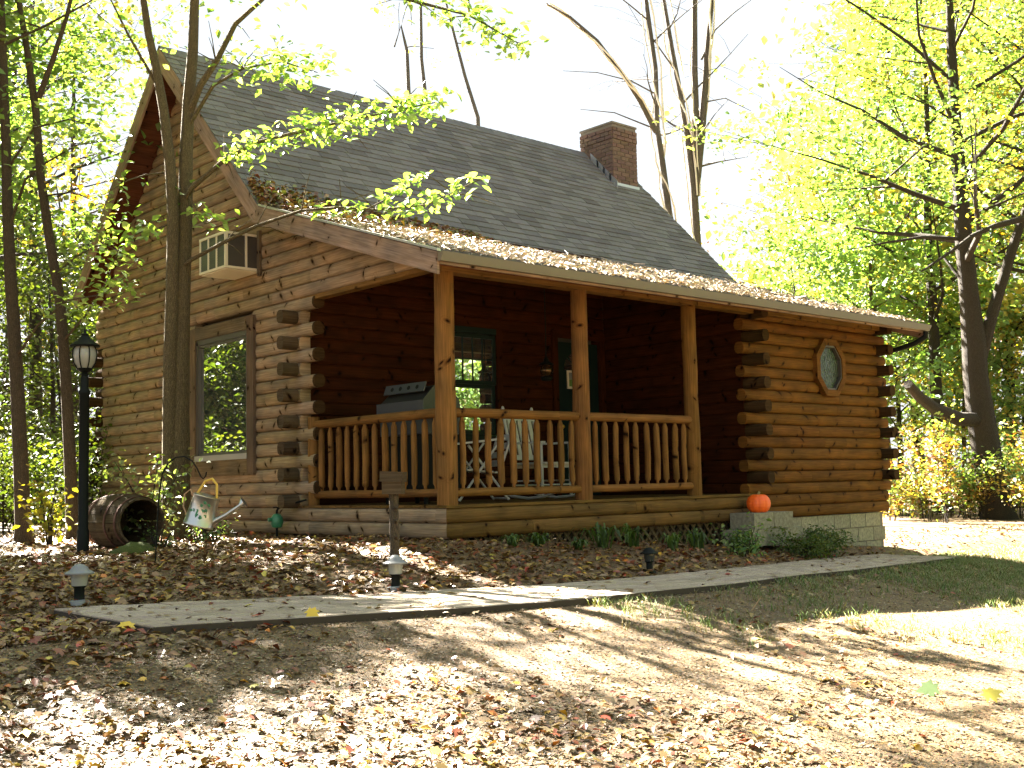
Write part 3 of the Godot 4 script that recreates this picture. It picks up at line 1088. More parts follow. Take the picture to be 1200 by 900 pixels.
	for e in [s0[0], s1[0]]:
		for i in range(1, 5):
			gt.tri(Vector3(e, EAVE.y - 0.012, EAVE.x + 0.004), Vector3(e, EAVE.y - 0.012 + gp[i].y, EAVE.x + 0.004 + gp[i].x), Vector3(e, EAVE.y - 0.012 + gp[i + 1].y, EAVE.x + 0.004 + gp[i + 1].x), Vector3(-1 if e < 0 else 1, 0, 0), Vector3(-1 if e < 0 else 1, 0, 0), Vector3(-1 if e < 0 else 1, 0, 0))
	var gut := obj("gutter", gt.mesh(), M.gutter, rf_node)
	var ds := MB.new()
	ds.tube([Vector3(8.60, 2.30, 0.50), Vector3(8.60, 2.22, 0.49), Vector3(8.55, 2.13, 0.34), Vector3(8.50, 2.07, 0.10), Vector3(8.47, 2.0, -0.35), Vector3(8.47, 1.9, -0.42), Vector3(8.47, -0.75, -0.42)], [0.04, 0.04, 0.04, 0.04, 0.04, 0.04, 0.04], 8)
	obj("downspout", ds.mesh(), M.black, cabin)

func build_chimney() -> void:
	rng.seed = 106
	var ch := group_part("chimney", cabin)
	var x0 := 7.80
	var x1 := 8.44
	var z0 := -5.62
	var z1 := -4.82
	var top := 6.62
	var core := MB.new()
	core.box(Vector3((x0 + x1) / 2, (4.6 + top) / 2, (z0 + z1) / 2), Vector3(x1 - x0 - 0.016, top - 4.6 - 0.01, z1 - z0 - 0.016))
	obj("mortar", core.mesh(), M.mortar, ch)
	var y := 5.35
	var r := 0
	while y < top - 0.03:
		var flare := 0.015 if y > top - 0.32 else 0.0
		# faces towards -x and +z are laid brick by brick, the other two as plain courses
		for f in 3:
			var a := z0 if f != 1 else x0
			var b := z1 if f != 1 else x1
			var p := a + (0.0 if (r + f) % 2 == 0 else -0.105)
			while p < b - 0.01:
				var p0 := maxf(p, a)
				var p1 := minf(p + 0.20, b)
				p += 0.21
				if p1 - p0 < 0.03: continue
				var mb := MB.new()
				var k := rf(0.7, 1.15)
				mb.col = Color(k, k * rf(0.9, 1.1), k * rf(0.9, 1.15))
				if f == 0: mb.box(Vector3(x0 + 0.045 - flare, y, (p0 + p1) / 2), Vector3(0.1, 0.062, p1 - p0 - 0.006))
				elif f == 1: mb.box(Vector3((p0 + p1) / 2, y, z1 - 0.045 + flare), Vector3(p1 - p0 - 0.006 - (0.2 if false else 0.0), 0.0615, 0.1))
				else: mb.box(Vector3(x1 - 0.045 + flare, y, (p0 + p1) / 2), Vector3(0.1, 0.062, p1 - p0 - 0.006))
				obj("brick", mb.mesh(), M.brick, ch)
		y += 0.073
		r += 1
	var cap := MB.new()
	cap.box(Vector3((x0 + x1) / 2, top + 0.015, (z0 + z1) / 2), Vector3(x1 - x0 + 0.02, 0.035, z1 - z0 + 0.02))
	obj("cap", cap.mesh(), M.mortar, ch)
	var fl := MB.new()
	fl.tube([Vector3((x0 + x1) / 2, top + 0.03, (z0 + z1) / 2 + 0.1), Vector3((x0 + x1) / 2, top + 0.09, (z0 + z1) / 2 + 0.1)], [0.14, 0.13], 12)
	obj("flue", fl.mesh(), M.block, ch)
	# stepped metal flashing where the stack meets the slope
	for i in 4:
		var z := -5.36 + i * 0.15
		var ry := RIDGE.y - (z - RIDGE.x) * 1.0254
		var mb := MB.new()
		mb.prism(Vector3.ZERO, Vector3.RIGHT, Vector3.BACK, Vector3.UP, [Vector2(z, ry - 0.02), Vector2(z + 0.19, ry - 0.21), Vector2(z + 0.19, ry - 0.05), Vector2(z, ry + 0.14)], [x0 - 0.014, x0 - 0.014, x0 - 0.014, x0 - 0.014], [x0 - 0.006, x0 - 0.006, x0 - 0.006, x0 - 0.006], false)
		obj("flashing", mb.mesh(), M.flashing, ch)
	var af := MB.new()
	var rz := RIDGE.y - (z1 - RIDGE.x) * 1.0254
	af.box(Vector3((x0 + x1) / 2, rz + 0.02, z1 + 0.02), Vector3(x1 - x0 + 0.04, 0.05, 0.008))
	obj("flashing", af.mesh(), M.flashing, ch)

func build_openings() -> void:
	rng.seed = 107
	# picture window in the gable wall
	var w := group_part("window", cabin)
	for b in [[-5.38, -5.22, 0.40, 2.36], [-3.84, -3.68, 0.40, 2.36], [-5.218, -3.842, 0.40, 0.60], [-5.218, -3.842, 2.20, 2.36]]:
		var mb := MB.new()
		mb.col = log_tint()
		var B := Basis.IDENTITY
		mb.box(Vector3(-0.012, (b[2] + b[3]) / 2, (b[0] + b[1]) / 2), Vector3(0.045, b[3] - b[2], b[1] - b[0]), B, Vector2(rf(0, 4), rf(0, 2)))
		obj("trim_board", mb.mesh(), M.trim, w)
	var sl := MB.new()
	sl.box(Vector3(-0.005, 0.635, -4.53), Vector3(0.07, 0.07, 1.375))
	obj("sill", sl.mesh(), M.grey_sash, w)
	var sa := MB.new()
	sa.box(Vector3(0.01, 2.165, -4.53), Vector3(0.05, 0.07, 1.375))
	sa.box(Vector3(0.01, 1.42, -5.19), Vector3(0.05, 1.49, 0.055))
	sa.box(Vector3(0.01, 1.42, -3.865), Vector3(0.05, 1.49, 0.05))
	sa.box(Vector3(0.018, 0.69, -4.53), Vector3(0.04, 0.035, 1.27))
	sa.box(Vector3(0.018, 2.11, -4.53), Vector3(0.04, 0.03, 1.27))
	obj("sash", sa.mesh(), M.sash, w)
	var pn := MB.new()
	pn.box(Vector3(0.03, 1.41, -4.53), Vector3(0.006, 1.40, 1.28))
	obj("pane", pn.mesh(), M.glass, w)
	# double-hung window on the porch
	w = group_part("window", cabin)
	for b in [[2.14, 2.22, 0.80, 2.28], [3.02, 3.12, 0.80, 2.28], [2.222, 3.018, 2.2, 2.28], [2.222, 3.018, 0.8, 0.87]]:
		var mb := MB.new()
		mb.box(Vector3((b[0] + b[1]) / 2, (b[2] + b[3]) / 2, -2.66), Vector3(b[1] - b[0], b[3] - b[2], 0.04), Basis.IDENTITY, Vector2(rf(0, 4), rf(0, 2)))
		obj("trim_board", mb.mesh(), M.shaded_porch_log if b[0] > 3 else M.dark_green, w)
	for h in [[0.88, 1.53, -2.70], [1.53, 2.19, -2.675]]:
		var sx := MB.new()
		for e in [[2.25, h[0], 0.05, h[1] - h[0], true], [2.99, h[0], 0.05, h[1] - h[0], true]]:
			sx.box(Vector3(e[0], (h[0] + h[1]) / 2, h[2]), Vector3(0.05, h[1] - h[0], 0.03))
		sx.box(Vector3(2.62, h[0] + 0.025, h[2]), Vector3(0.69, 0.05, 0.03))
		sx.box(Vector3(2.62, h[1] - 0.025, h[2]), Vector3(0.69, 0.05, 0.03))
		obj("sash", sx.mesh(), M.dark_green, w)
		var g := MB.new()
		g.box(Vector3(2.62, (h[0] + h[1]) / 2, h[2]), Vector3(0.69, h[1] - h[0] - 0.1, 0.006))
		obj("pane", g.mesh(), M.glass, w)
		for m in [2.45, 2.62, 2.79]:
			var mu := MB.new()
			mu.box(Vector3(m, (h[0] + h[1]) / 2, h[2] + 0.006), Vector3(0.016, h[1] - h[0] - 0.1, 0.012))
			if h[0] > 1.0: obj("muntin", mu.mesh(), M.dark_green, w)
		if h[0] > 1.0:
			var mh := MB.new()
			mh.box(Vector3(2.62, 1.86, h[2] + 0.0062), Vector3(0.69, 0.016, 0.0118))
			obj("muntin", mh.mesh(), M.dark_green, w)
	# green door with a fanlight
	var d := group_part("door", cabin)
	var tr := MB.new()
	tr.box(Vector3(4.11, 1.14, -2.655), Vector3(0.1, 2.22, 0.04))
	obj("trim_board", tr.mesh(), M.shaded_porch_log, d)
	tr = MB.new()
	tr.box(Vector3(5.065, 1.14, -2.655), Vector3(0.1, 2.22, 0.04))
	obj("trim_board", tr.mesh(), M.shaded_porch_log, d)
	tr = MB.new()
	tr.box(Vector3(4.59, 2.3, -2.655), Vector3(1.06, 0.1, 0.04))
	obj("trim_board", tr.mesh(), M.shaded_porch_log, d)
	var sb := MB.new()
	sb.box(Vector3(4.59, 1.115, -2.72), Vector3(0.85, 2.17, 0.045))
	obj("slab", sb.mesh(), M.dark_green, d)
	for s in [-1.0, 1.0]:
		var pm := MB.new()
		pm.box(Vector3(4.59 + s * 0.2, 0.52, -2.694), Vector3(0.28, 0.62, 0.012))
		obj("panel", pm.mesh(), M.dark_green, d)
	for i in 4:
		var fp := MB.new()
		var a0 := PI * (i + 0.06) / 4.0
		var a1 := PI * (i + 0.94) / 4.0
		var z := -2.694
		var c := Vector3(4.59, 1.80, z)
		for k in 4:
			var b0 := lerpf(a0, a1, k / 4.0)
			var b1 := lerpf(a0, a1, (k + 1) / 4.0)
			var q0 := Vector3(cos(b0), sin(b0), 0)
			var q1 := Vector3(cos(b1), sin(b1), 0)
			fp.quad(c + q0 * 0.09, c + q0 * 0.27, c + q1 * 0.27, c + q1 * 0.09, Vector3.BACK)
		obj("fanlight_pane", fp.mesh(), M.glass, d)
	var kb := MB.new()
	kb.lathe([Vector2(0.0, 0.06), Vector2(0.022, 0.055), Vector2(0.028, 0.04), Vector2(0.012, 0.02), Vector2(0.025, 0.0)], 10, Transform3D(Basis(Vector3.RIGHT, PI / 2), Vector3(4.24, 1.0, -2.695)))
	obj("handle", kb.mesh(), M.brass, d)
	# eight-sided window of the room
	w = group_part("window", cabin)
	var ctr := Vector3(6.90, 1.725, -0.05)
	var oct := func(i: int, sx: float, sy: float): return Vector2(cos(PI / 8 + i * PI / 4) * sx, sin(PI / 8 + i * PI / 4) * sy)
	for i in 8:
		var mb := MB.new()
		mb.col = log_tint()
		var a: Vector2 = oct.call(i, 0.385, 0.43)
		var b: Vector2 = oct.call(i + 1, 0.385, 0.43)
		var e: Vector2 = oct.call(i + 1, 0.295, 0.335)
		var f: Vector2 = oct.call(i, 0.295, 0.335)
		mb.prism(ctr, Vector3.BACK, Vector3.RIGHT, Vector3.UP, [a, b, e, f], [-0.05, -0.05, -0.05, -0.05], [0.035, 0.035, 0.035, 0.035], false, Vector2(rf(0, 3), rf(0, 2)))
		obj("trim_board", mb.mesh(), M.front_log, w)
		var sa2 := MB.new()
		sa2.prism(ctr, Vector3.BACK, Vector3.RIGHT, Vector3.UP, [f, e, e * 0.92, f * 0.92], [-0.05, -0.05, -0.05, -0.05], [0.02, 0.02, 0.02, 0.02], false)
		obj("sash", sa2.mesh(), M.sash, w)
	var og := MB.new()
	for i in range(1, 7):
		var a: Vector2 = oct.call(0, 0.285, 0.325)
		var b: Vector2 = oct.call(i, 0.285, 0.325)
		var e: Vector2 = oct.call(i + 1, 0.285, 0.325)
		var z := Vector3(ctr.x, ctr.y, -0.075)
		og.tri(z + Vector3(a.x, a.y, 0), z + Vector3(b.x, b.y, 0), z + Vector3(e.x, e.y, 0), Vector3.BACK, Vector3.BACK, Vector3.BACK)
	obj("pane", og.mesh(), M.ripple_glass, w)

func build_cabin() -> void:
	cabin = thing("log_cabin", "brown log cabin with shingled roof, brick chimney and railed front porch", "cabin")
	M.ripple_glass = mat(0.06, 0.07, 0.06, 0.15, 0.6)
	var rn := noise(0.06, 3, 71)
	M.ripple_glass.uv1_triplanar = true
	M.ripple_glass.uv1_scale = Vector3.ONE * 1.2
	M.ripple_glass.heightmap_enabled = true
	M.ripple_glass.heightmap_texture = tex_of(256, 256, func(x, y):
		var q := 0.5 + 0.5 * rn.get_noise_2d(x * 2.0, y * 0.3)
		return Color(q, q, q))
	M.ripple_glass.heightmap_scale = 1.0
	build_walls()
	build_deck()
	build_porch()
	build_roof()
	build_chimney()
	build_openings()

# ---------------------------------------------------------------- things round the cabin
func part_box(called: String, parent: Node, at: Vector3, s: Vector3, m: Material, B := Basis.IDENTITY, tint := Color.WHITE) -> MeshInstance3D:
	var mb := MB.new()
	mb.col = tint
	mb.box(at, s, B, Vector2(rf(0, 4), rf(0, 2)))
	return obj(called, mb.mesh(), m, parent)

func part_tube(called: String, parent: Node, pts: Array, rad: Array, m: Material, sides := 8) -> MeshInstance3D:
	var mb := MB.new()
	mb.tube(pts, rad, sides, true, Vector2(rf(0, 4), rf(0, 2)))
	return obj(called, mb.mesh(), m, parent)

func part_lathe(called: String, parent: Node, prof: Array, m: Material, xf := Transform3D.IDENTITY, sides := 16, smooth := true) -> MeshInstance3D:
	var mb := MB.new()
	mb.lathe(prof, sides, xf, smooth)
	return obj(called, mb.mesh(), m, parent)

func build_air_conditioner() -> void:
	var t := thing("air_conditioner", "cream boxed air conditioner jutting from the log gable", "air conditioner", Vector3(0, 2.9, -3.92))
	part_box("case", t, Vector3(-0.17, 0.21, 0), Vector3(0.54, 0.41, 0.63), M.sash)
	# front frame towards -x
	for b in [[0.0, 0.012, 0.33, 0.025], [0.42, 0.012, 0.33, 0.025]]:
		part_box("frame_bar", t, Vector3(-0.448, b[0], 0), Vector3(0.022, 0.028, 0.66), M.cream)
	for z in [-0.318, -0.105, 0.105, 0.318]:
		part_box("frame_bar", t, Vector3(-0.446, 0.21, z), Vector3(0.018, 0.392, 0.026), M.cream)
	for z in [-0.212, 0.0, 0.212]:
		part_box("grille_panel", t, Vector3(-0.441, 0.21, z), Vector3(0.006, 0.39, 0.186), M.grille)
	for k in 12:
		part_box("louver", t, Vector3(-0.4445, 0.04 + k * 0.031, 0), Vector3(0.006, 0.006, 0.6), M.grille)
	# side towards +z
	for x in [-0.43, -0.17, 0.03]:
		part_box("frame_bar", t, Vector3(x, 0.21, 0.324), Vector3(0.024, 0.39, 0.02), M.cream)
	for y in [0.0, 0.42]:
		part_box("frame_bar", t, Vector3(-0.195, y, 0.322), Vector3(0.48, 0.028, 0.022), M.cream)
	part_box("bottom_pan", t, Vector3(-0.2, -0.022, 0), Vector3(0.47, 0.012, 0.62), M.cream)
	part_box("trim_board", t, Vector3(-0.012, 0.2, 0.365), Vector3(0.04, 0.56, 0.06), M.trim)

func build_lamp_post() -> void:
	var at := Vector3(-2.45, ground_y(-2.45, -2.79) - 0.02, -2.79)
	var t := thing("lamp_post", "black garden lamp post with ribbed glass lantern beside the barrel", "lamp post", at)
	part_lathe("post", t, [Vector2(0.0, 0.0), Vector2(0.06, 0.0), Vector2(0.06, 0.25), Vector2(0.05, 0.27), Vector2(0.05, 1.62), Vector2(0.058, 1.63), Vector2(0.058, 1.66), Vector2(0.04, 1.68), Vector2(0.04, 1.8), Vector2(0.03, 1.83)], M.black, Transform3D.IDENTITY, 14)
	var l := group_part("lantern", t)
	l.position.y = 1.83
	part_lathe("base", l, [Vector2(0.0, -0.01), Vector2(0.05, 0.0), Vector2(0.03, 0.02), Vector2(0.075, 0.05), Vector2(0.08, 0.065), Vector2(0.0, 0.066)], M.black)
	part_lathe("globe", l, [Vector2(0.07, 0.066), Vector2(0.105, 0.12), Vector2(0.12, 0.19), Vector2(0.115, 0.25), Vector2(0.095, 0.285)], M.frosted, Transform3D.IDENTITY, 16)
	for k in 8:
		var a := TAU * k / 8
		var d := Vector3(cos(a), 0, sin(a))
		part_tube("rib", l, [d * 0.076 + Vector3(0, 0.06, 0), d * 0.112 + Vector3(0, 0.12, 0), d * 0.127 + Vector3(0, 0.19, 0), d * 0.121 + Vector3(0, 0.25, 0), d * 0.1 + Vector3(0, 0.29, 0)], [0.006, 0.006, 0.006, 0.006, 0.006], M.black, 5)
	part_lathe("hood", l, [Vector2(0.0, 0.28), Vector2(0.145, 0.285), Vector2(0.15, 0.30), Vector2(0.11, 0.33), Vector2(0.06, 0.365), Vector2(0.035, 0.40), Vector2(0.04, 0.415), Vector2(0.015, 0.43), Vector2(0.012, 0.46), Vector2(0.0, 0.49)], M.black)

func build_barrel() -> void:
	var z := -3.22
	var at := Vector3(-1.85, ground_y(-1.85, z) + 0.265, z)
	var t := thing("barrel", "old wooden barrel lying on its side with rusty hoops, open end dark", "barrel", at)
	rng.seed = 201
	var ns := 20
	for i in ns:
		var mb := MB.new()
		var k := rf(0.6, 1.25)
		mb.col = Color(k, k * rf(0.92, 1.05), k * rf(0.85, 1.05))
		var a0 := TAU * (i + 0.03) / ns
		var a1 := TAU * (i + 0.97) / ns
		for s in 6:
			var z0 := lerpf(-0.47, 0.47, s / 6.0)
			var z1 := lerpf(-0.47, 0.47, (s + 1) / 6.0)
			var r0 := 0.305 - 0.05 * pow(z0 / 0.47, 2)
			var r1 := 0.305 - 0.05 * pow(z1 / 0.47, 2)
			var p := func(r: float, a: float, zz: float): return Vector3(cos(a) * r, sin(a) * r, zz)
			var am := (a0 + a1) / 2
			var nn := Vector3(cos(am), sin(am), 0)
			mb.quad(p.call(r0, a0, z0), p.call(r0, a1, z0), p.call(r1, a1, z1), p.call(r1, a0, z1), nn, Vector2(z0, a0 * 0.3), Vector2(z0, a1 * 0.3), Vector2(z1, a1 * 0.3), Vector2(z1, a0 * 0.3))
			mb.quad(p.call(r0 - 0.022, a0, z0), p.call(r0 - 0.022, a1, z0), p.call(r1 - 0.022, a1, z1), p.call(r1 - 0.022, a0, z1), -nn)
		for e in [-0.47, 0.47]:
			mb.quad(Vector3(cos(a0) * 0.255, sin(a0) * 0.255, e), Vector3(cos(a1) * 0.255, sin(a1) * 0.255, e), Vector3(cos(a1) * 0.233, sin(a1) * 0.233, e), Vector3(cos(a0) * 0.233, sin(a0) * 0.233, e), Vector3(0, 0, signf(e)))
		obj("stave", mb.mesh(), M.stave, t)
	for h in [-0.42, -0.26, 0.20, 0.40]:
		var r := 0.305 - 0.05 * pow(h / 0.47, 2) + 0.004
		part_lathe("hoop", t, [Vector2(r - 0.003, -0.022), Vector2(r + 0.001, -0.022), Vector2(r + 0.001, 0.022), Vector2(r - 0.003, 0.022)], M.rust, Transform3D(Basis(Vector3.RIGHT, PI / 2), Vector3(0, 0, h)), 24)
	part_lathe("back_head", t, [Vector2(0.0, 0.0), Vector2(0.245, 0.0)], M.stave, Transform3D(Basis(Vector3.RIGHT, PI / 2), Vector3(0, 0, -0.44)), 20)

	# mossy stone before it
	var m := MB.new()
	rng.seed = 202
	var nz := noise(2.5, 3, 5)
	var prof := 12
	for i in 7:
		for k in prof:
			var pt := func(ii: int, kk: int):
				var th := ii / 7.0 * PI * 0.5
				var a := TAU * kk / prof
				var p := Vector3(cos(a) * cos(th) * 0.34, sin(th) * 0.13, sin(a) * cos(th) * 0.2)
				return p * (1.0 + 0.3 * nz.get_noise_3d(p.x * 3, p.y * 3, p.z * 3))
			var A: Vector3 = pt.call(i, k)
			var B: Vector3 = pt.call(i, k + 1)
			var C: Vector3 = pt.call(i + 1, k + 1)
			var D: Vector3 = pt.call(i + 1, k)
			m.tri(A, B, C, A.normalized(), B.normalized(), C.normalized())
			m.tri(A, C, D, A.normalized(), C.normalized(), D.normalized())
	var st := obj("mossy_stone", m.mesh(), M.moss)
	st.position = Vector3(-2.25, ground_y(-2.25, -2.0) - 0.02, -2.0)
	st.rotation.y = 0.7
	tag(st, "low rounded stone covered in green moss before the barrel", "stone")

func build_watering_can() -> void:
	var base := Vector3(-2.77, ground_y(-2.77, -0.44), -0.44)
	var t := thing("shepherd_hook", "thin black shepherd hook stuck in the leaves holding a watering can", "garden hook", base)
	var D := 9.51
	var pts := [base - Vector3(0, 0.1, 0)]
	for p in [[183, 640], [185, 600], [187, 575], [190, 556], [197, 543], [206, 536], [216, 535], [225, 540], [231, 549], [235, 558], [238, 561], [241, 558], [242, 553]]:
		pts.append(pix(p[0], p[1], D))
	var loc := []
	var rad := []
	for p in pts:
		loc.append(p - base)
		rad.append(0.0065)
	part_tube("rod", t, loc, rad, M.black, 6)
	# can hung by its top handle, tipped to the right
	var c := thing("watering_can", "galvanised watering can with painted ivy and yellow handle hanging from a hook", "watering can", pix(232, 616, D))
	var right := (cam_basis * Vector3.RIGHT)
	right = (right - Vector3.UP * right.y).normalized()
	var up := (Vector3.UP * cos(0.3) + right * sin(0.3)).normalized()
	var side := right.rotated(up.cross(right).normalized(), 0.0)
	side = (right - up * right.dot(up)).normalized()
	var B := Basis(side, up, side.cross(up))
	c.basis = B
	part_lathe("body", c, [Vector2(0.0, 0.0), Vector2(0.125, 0.0), Vector2(0.128, 0.012), Vector2(0.122, 0.02), Vector2(0.108, 0.24), Vector2(0.112, 0.245), Vector2(0.112, 0.255), Vector2(0.104, 0.258)], M.galv, Transform3D.IDENTITY, 24)
	part_lathe("half_lid", c, [Vector2(0.0, 0.275), Vector2(0.06, 0.27), Vector2(0.104, 0.255)], M.galv, Transform3D.IDENTITY, 24)
	part_tube("spout", c, [Vector3(0.1, 0.05, 0), Vector3(0.2, 0.15, 0), Vector3(0.29, 0.26, 0)], [0.03, 0.019, 0.014], M.galv, 10)
	part_tube("rose", c, [Vector3(0.285, 0.255, 0), Vector3(0.315, 0.292, 0)], [0.015, 0.05], M.galv, 14)
	part_tube("back_handle", c, [Vector3(-0.108, 0.22, 0), Vector3(-0.15, 0.27, 0), Vector3(-0.185, 0.22, 0), Vector3(-0.165, 0.12, 0), Vector3(-0.118, 0.06, 0)], [0.007, 0.007, 0.007, 0.007, 0.007], M.rope, 6)
	part_tube("top_handle", c, [Vector3(-0.085, 0.256, 0.0), Vector3(-0.05, 0.37, 0), Vector3(0.0, 0.405, 0), Vector3(0.05, 0.37, 0), Vector3(0.085, 0.256, 0)], [0.01, 0.011, 0.012, 0.011, 0.01], M.yellow_ribbon, 8)
	var iv := MB.new()
	rng.seed = 203
	for i in 16:
		var a := -PI / 2 + rf(-0.45, 0.5) + PI
		var y := rf(0.07, 0.2)
		var r := 0.123 - 0.062 * y
		iv.col = Color(rf(0.6, 1.2), rf(0.7, 1.3), rf(0.6, 1.0))
		var xf := Transform3D(Basis(Vector3.UP, -a + PI / 2) * Basis(Vector3.RIGHT, -PI / 2) * Basis(Vector3.UP, rf(0, TAU)), Vector3(cos(a) * r, y, sin(a) * r))
		leaf_shape(iv, xf, 0.035, 0.026, 0.002)
	obj("painted_ivy", iv.mesh(), M.green_paint, c)

func path_light(x: float, z: float, label: String, s: float, dark: bool) -> void:
	var t := thing("path_light", label, "path light", Vector3(x, ground_y(x, z) - 0.012, z), 0.0, "low lights along the paved path")
	var body: Material = M.light_grey if not dark else M.black
	part_lathe("stake_collar", t, [Vector2(0.0, 0.0), Vector2(0.075 * s, 0.005), Vector2(0.07 * s, 0.03 * s), Vector2(0.045 * s, 0.04 * s), Vector2(0.0, 0.041 * s)], body)
	part_lathe("stem", t, [Vector2(0.04 * s, 0.03 * s), Vector2(0.035 * s, 0.05 * s), Vector2(0.035 * s, 0.12 * s), Vector2(0.055 * s, 0.135 * s), Vector2(0.0, 0.136 * s)], M.black)
	part_lathe("lens", t, [Vector2(0.052 * s, 0.135 * s), Vector2(0.058 * s, 0.2 * s), Vector2(0.058 * s, 0.215 * s)], M.frosted if not dark else M.dim_glass)
	part_lathe("cap", t, [Vector2(0.0, 0.213 * s), Vector2(0.098 * s, 0.214 * s), Vector2(0.1 * s, 0.225 * s), Vector2(0.062 * s, 0.245 * s), Vector2(0.055 * s, 0.262 * s), Vector2(0.03 * s, 0.28 * s), Vector2(0.0, 0.288 * s)], body)

func build_garden_things() -> void:
	M.light_grey = mat(0.17, 0.18, 0.18, 0.45)
	M.grille = mat(0.075, 0.09, 0.07, 0.6)
	build_air_conditioner()
	build_lamp_post()
	build_barrel()
	build_watering_can()
	path_light(-3.84, 0.70, "grey tiered path light at the square end of the paving", 1.0, false)
	path_light(-1.62, 1.38, "grey tiered path light in front of the wooden box post", 0.98, false)
	path_light(1.10, 1.62, "small black path light beside the paving below the porch rail", 0.85, true)
	# low flat-topped light beside the spreading shrub
	var fx := 5.55
	var fz := 0.45
	var fl := thing("path_light", "low path light with wide flat top by the block foundation", "path light", Vector3(fx, ground_y(fx, fz) - 0.01, fz), 0.0, "low lights along the paved path")
	part_lathe("stem", fl, [Vector2(0.0, 0.0), Vector2(0.055, 0.0), Vector2(0.045, 0.03), Vector2(0.04, 0.19), Vector2(0.0, 0.19)], M.black)
	part_box("flat_top", fl, Vector3(-0.16, 0.2, 0.0), Vector3(0.58, 0.022, 0.2), M.old_wood)
	# rustic post with a wooden box on top
	rng.seed = 210
	var at := Vector3(-1.01, ground_y(-1.01, 0.53), 0.53)
	var t := thing("box_post", "dark wooden box lantern on a knotty branch post", "garden post", at, 0.75)
	part_tube("post", t, [Vector3(0, -0.08, 0), Vector3(0.01, 0.12, 0), Vector3(-0.006, 0.26, 0.004), Vector3(0.004, 0.42, 0), Vector3(0, 0.6, 0)], [0.05, 0.042, 0.046, 0.04, 0.044], M.bark, 9)
	for y in [0.2, 0.34, 0.45]:
		part_tube("knot", t, [Vector3(-0.03, y, 0.02), Vector3(-0.062, y + 0.02, 0.03)], [0.02, 0.012], M.bark, 6)
	part_box("box", t, Vector3(0, 0.64, 0), Vector3(0.19, 0.11, 0.17), M.old_wood)
	part_box("lid", t, Vector3(0, 0.735, 0), Vector3(0.225, 0.09, 0.20), M.old_wood, Basis(Vector3.RIGHT, 0.05))
	# garden tap with a green hose timer by the wall
	var h := thing("garden_tap", "green hose fitting on a pipe standing against the gable wall", "garden tap", Vector3(-0.14, ground_y(-0.14, -2.95), -2.95))
	part_tube("pipe", h, [Vector3(0.0, 0, 0), Vector3(0, 0.3, 0), Vector3(0.0, 0.33, 0.03), Vector3(0.05, 0.36, 0.14), Vector3(0.13, 0.42, 0.42)], [0.014, 0.014, 0.016, 0.013, 0.012], M.black, 7)
	part_lathe("timer", h, [Vector2(0.0, 0.1), Vector2(0.055, 0.11), Vector2(0.075, 0.16), Vector2(0.07, 0.22), Vector2(0.04, 0.26), Vector2(0.0, 0.27)], M.green_paint)
	part_box("tap_handle", h, Vector3(-0.01, 0.34, 0.01), Vector3(0.09, 0.014, 0.016), M.black)
	part_tube("outlet", h, [Vector3(-0.05, 0.2, 0), Vector3(-0.11, 0.2, 0.0)], [0.02, 0.024], M.green_paint, 8)
	# pumpkin on the block step
	var p := thing("pumpkin", "round orange pumpkin sitting on the concrete step", "pumpkin", Vector3(4.78, -0.203, 0.20))
	var mb := MB.new()
	var seg := 40
	var rings := 12
	var pp := func(i: int, k: int):
		var th := PI * i / rings
		var a := TAU * k / seg
		var rib := 1.0 - 0.085 * pow(absf(cos(a * 5.0)), 6.0) * sin(th)
		var y := cos(th)
		var dip := 0.28 * exp(-pow(sin(th) * 2.6, 2.0)) * signf(y)
		return Vector3(sin(th) * cos(a) * rib * 0.148, (y - dip) * 0.138 + 0.108, sin(th) * sin(a) * rib * 0.148)
	for i in rings:
		for k in seg:
			var A: Vector3 = pp.call(i, k)
			var B2: Vector3 = pp.call(i, k + 1)
			var C: Vector3 = pp.call(i + 1, k + 1)
			var D: Vector3 = pp.call(i + 1, k)
			var nA := (A - Vector3(0, 0.108, 0)).normalized()
			var e := (C - A).cross(D - B2).normalized()
			if e.dot(nA) < 0: e = -e
			mb.tri(A, B2, C, (nA + e).normalized(), (nA + e).normalized(), (nA + e).normalized())
			mb.tri(A, C, D, (nA + e).normalized(), (nA + e).normalized(), (nA + e).normalized())
	obj("fruit", mb.mesh(), M.pumpkin, p)
	part_tube("stem", p, [Vector3(0, 0.19, 0), Vector3(0.005, 0.23, 0), Vector3(0.02, 0.252, 0.005)], [0.022, 0.014, 0.016], M.stem, 7)

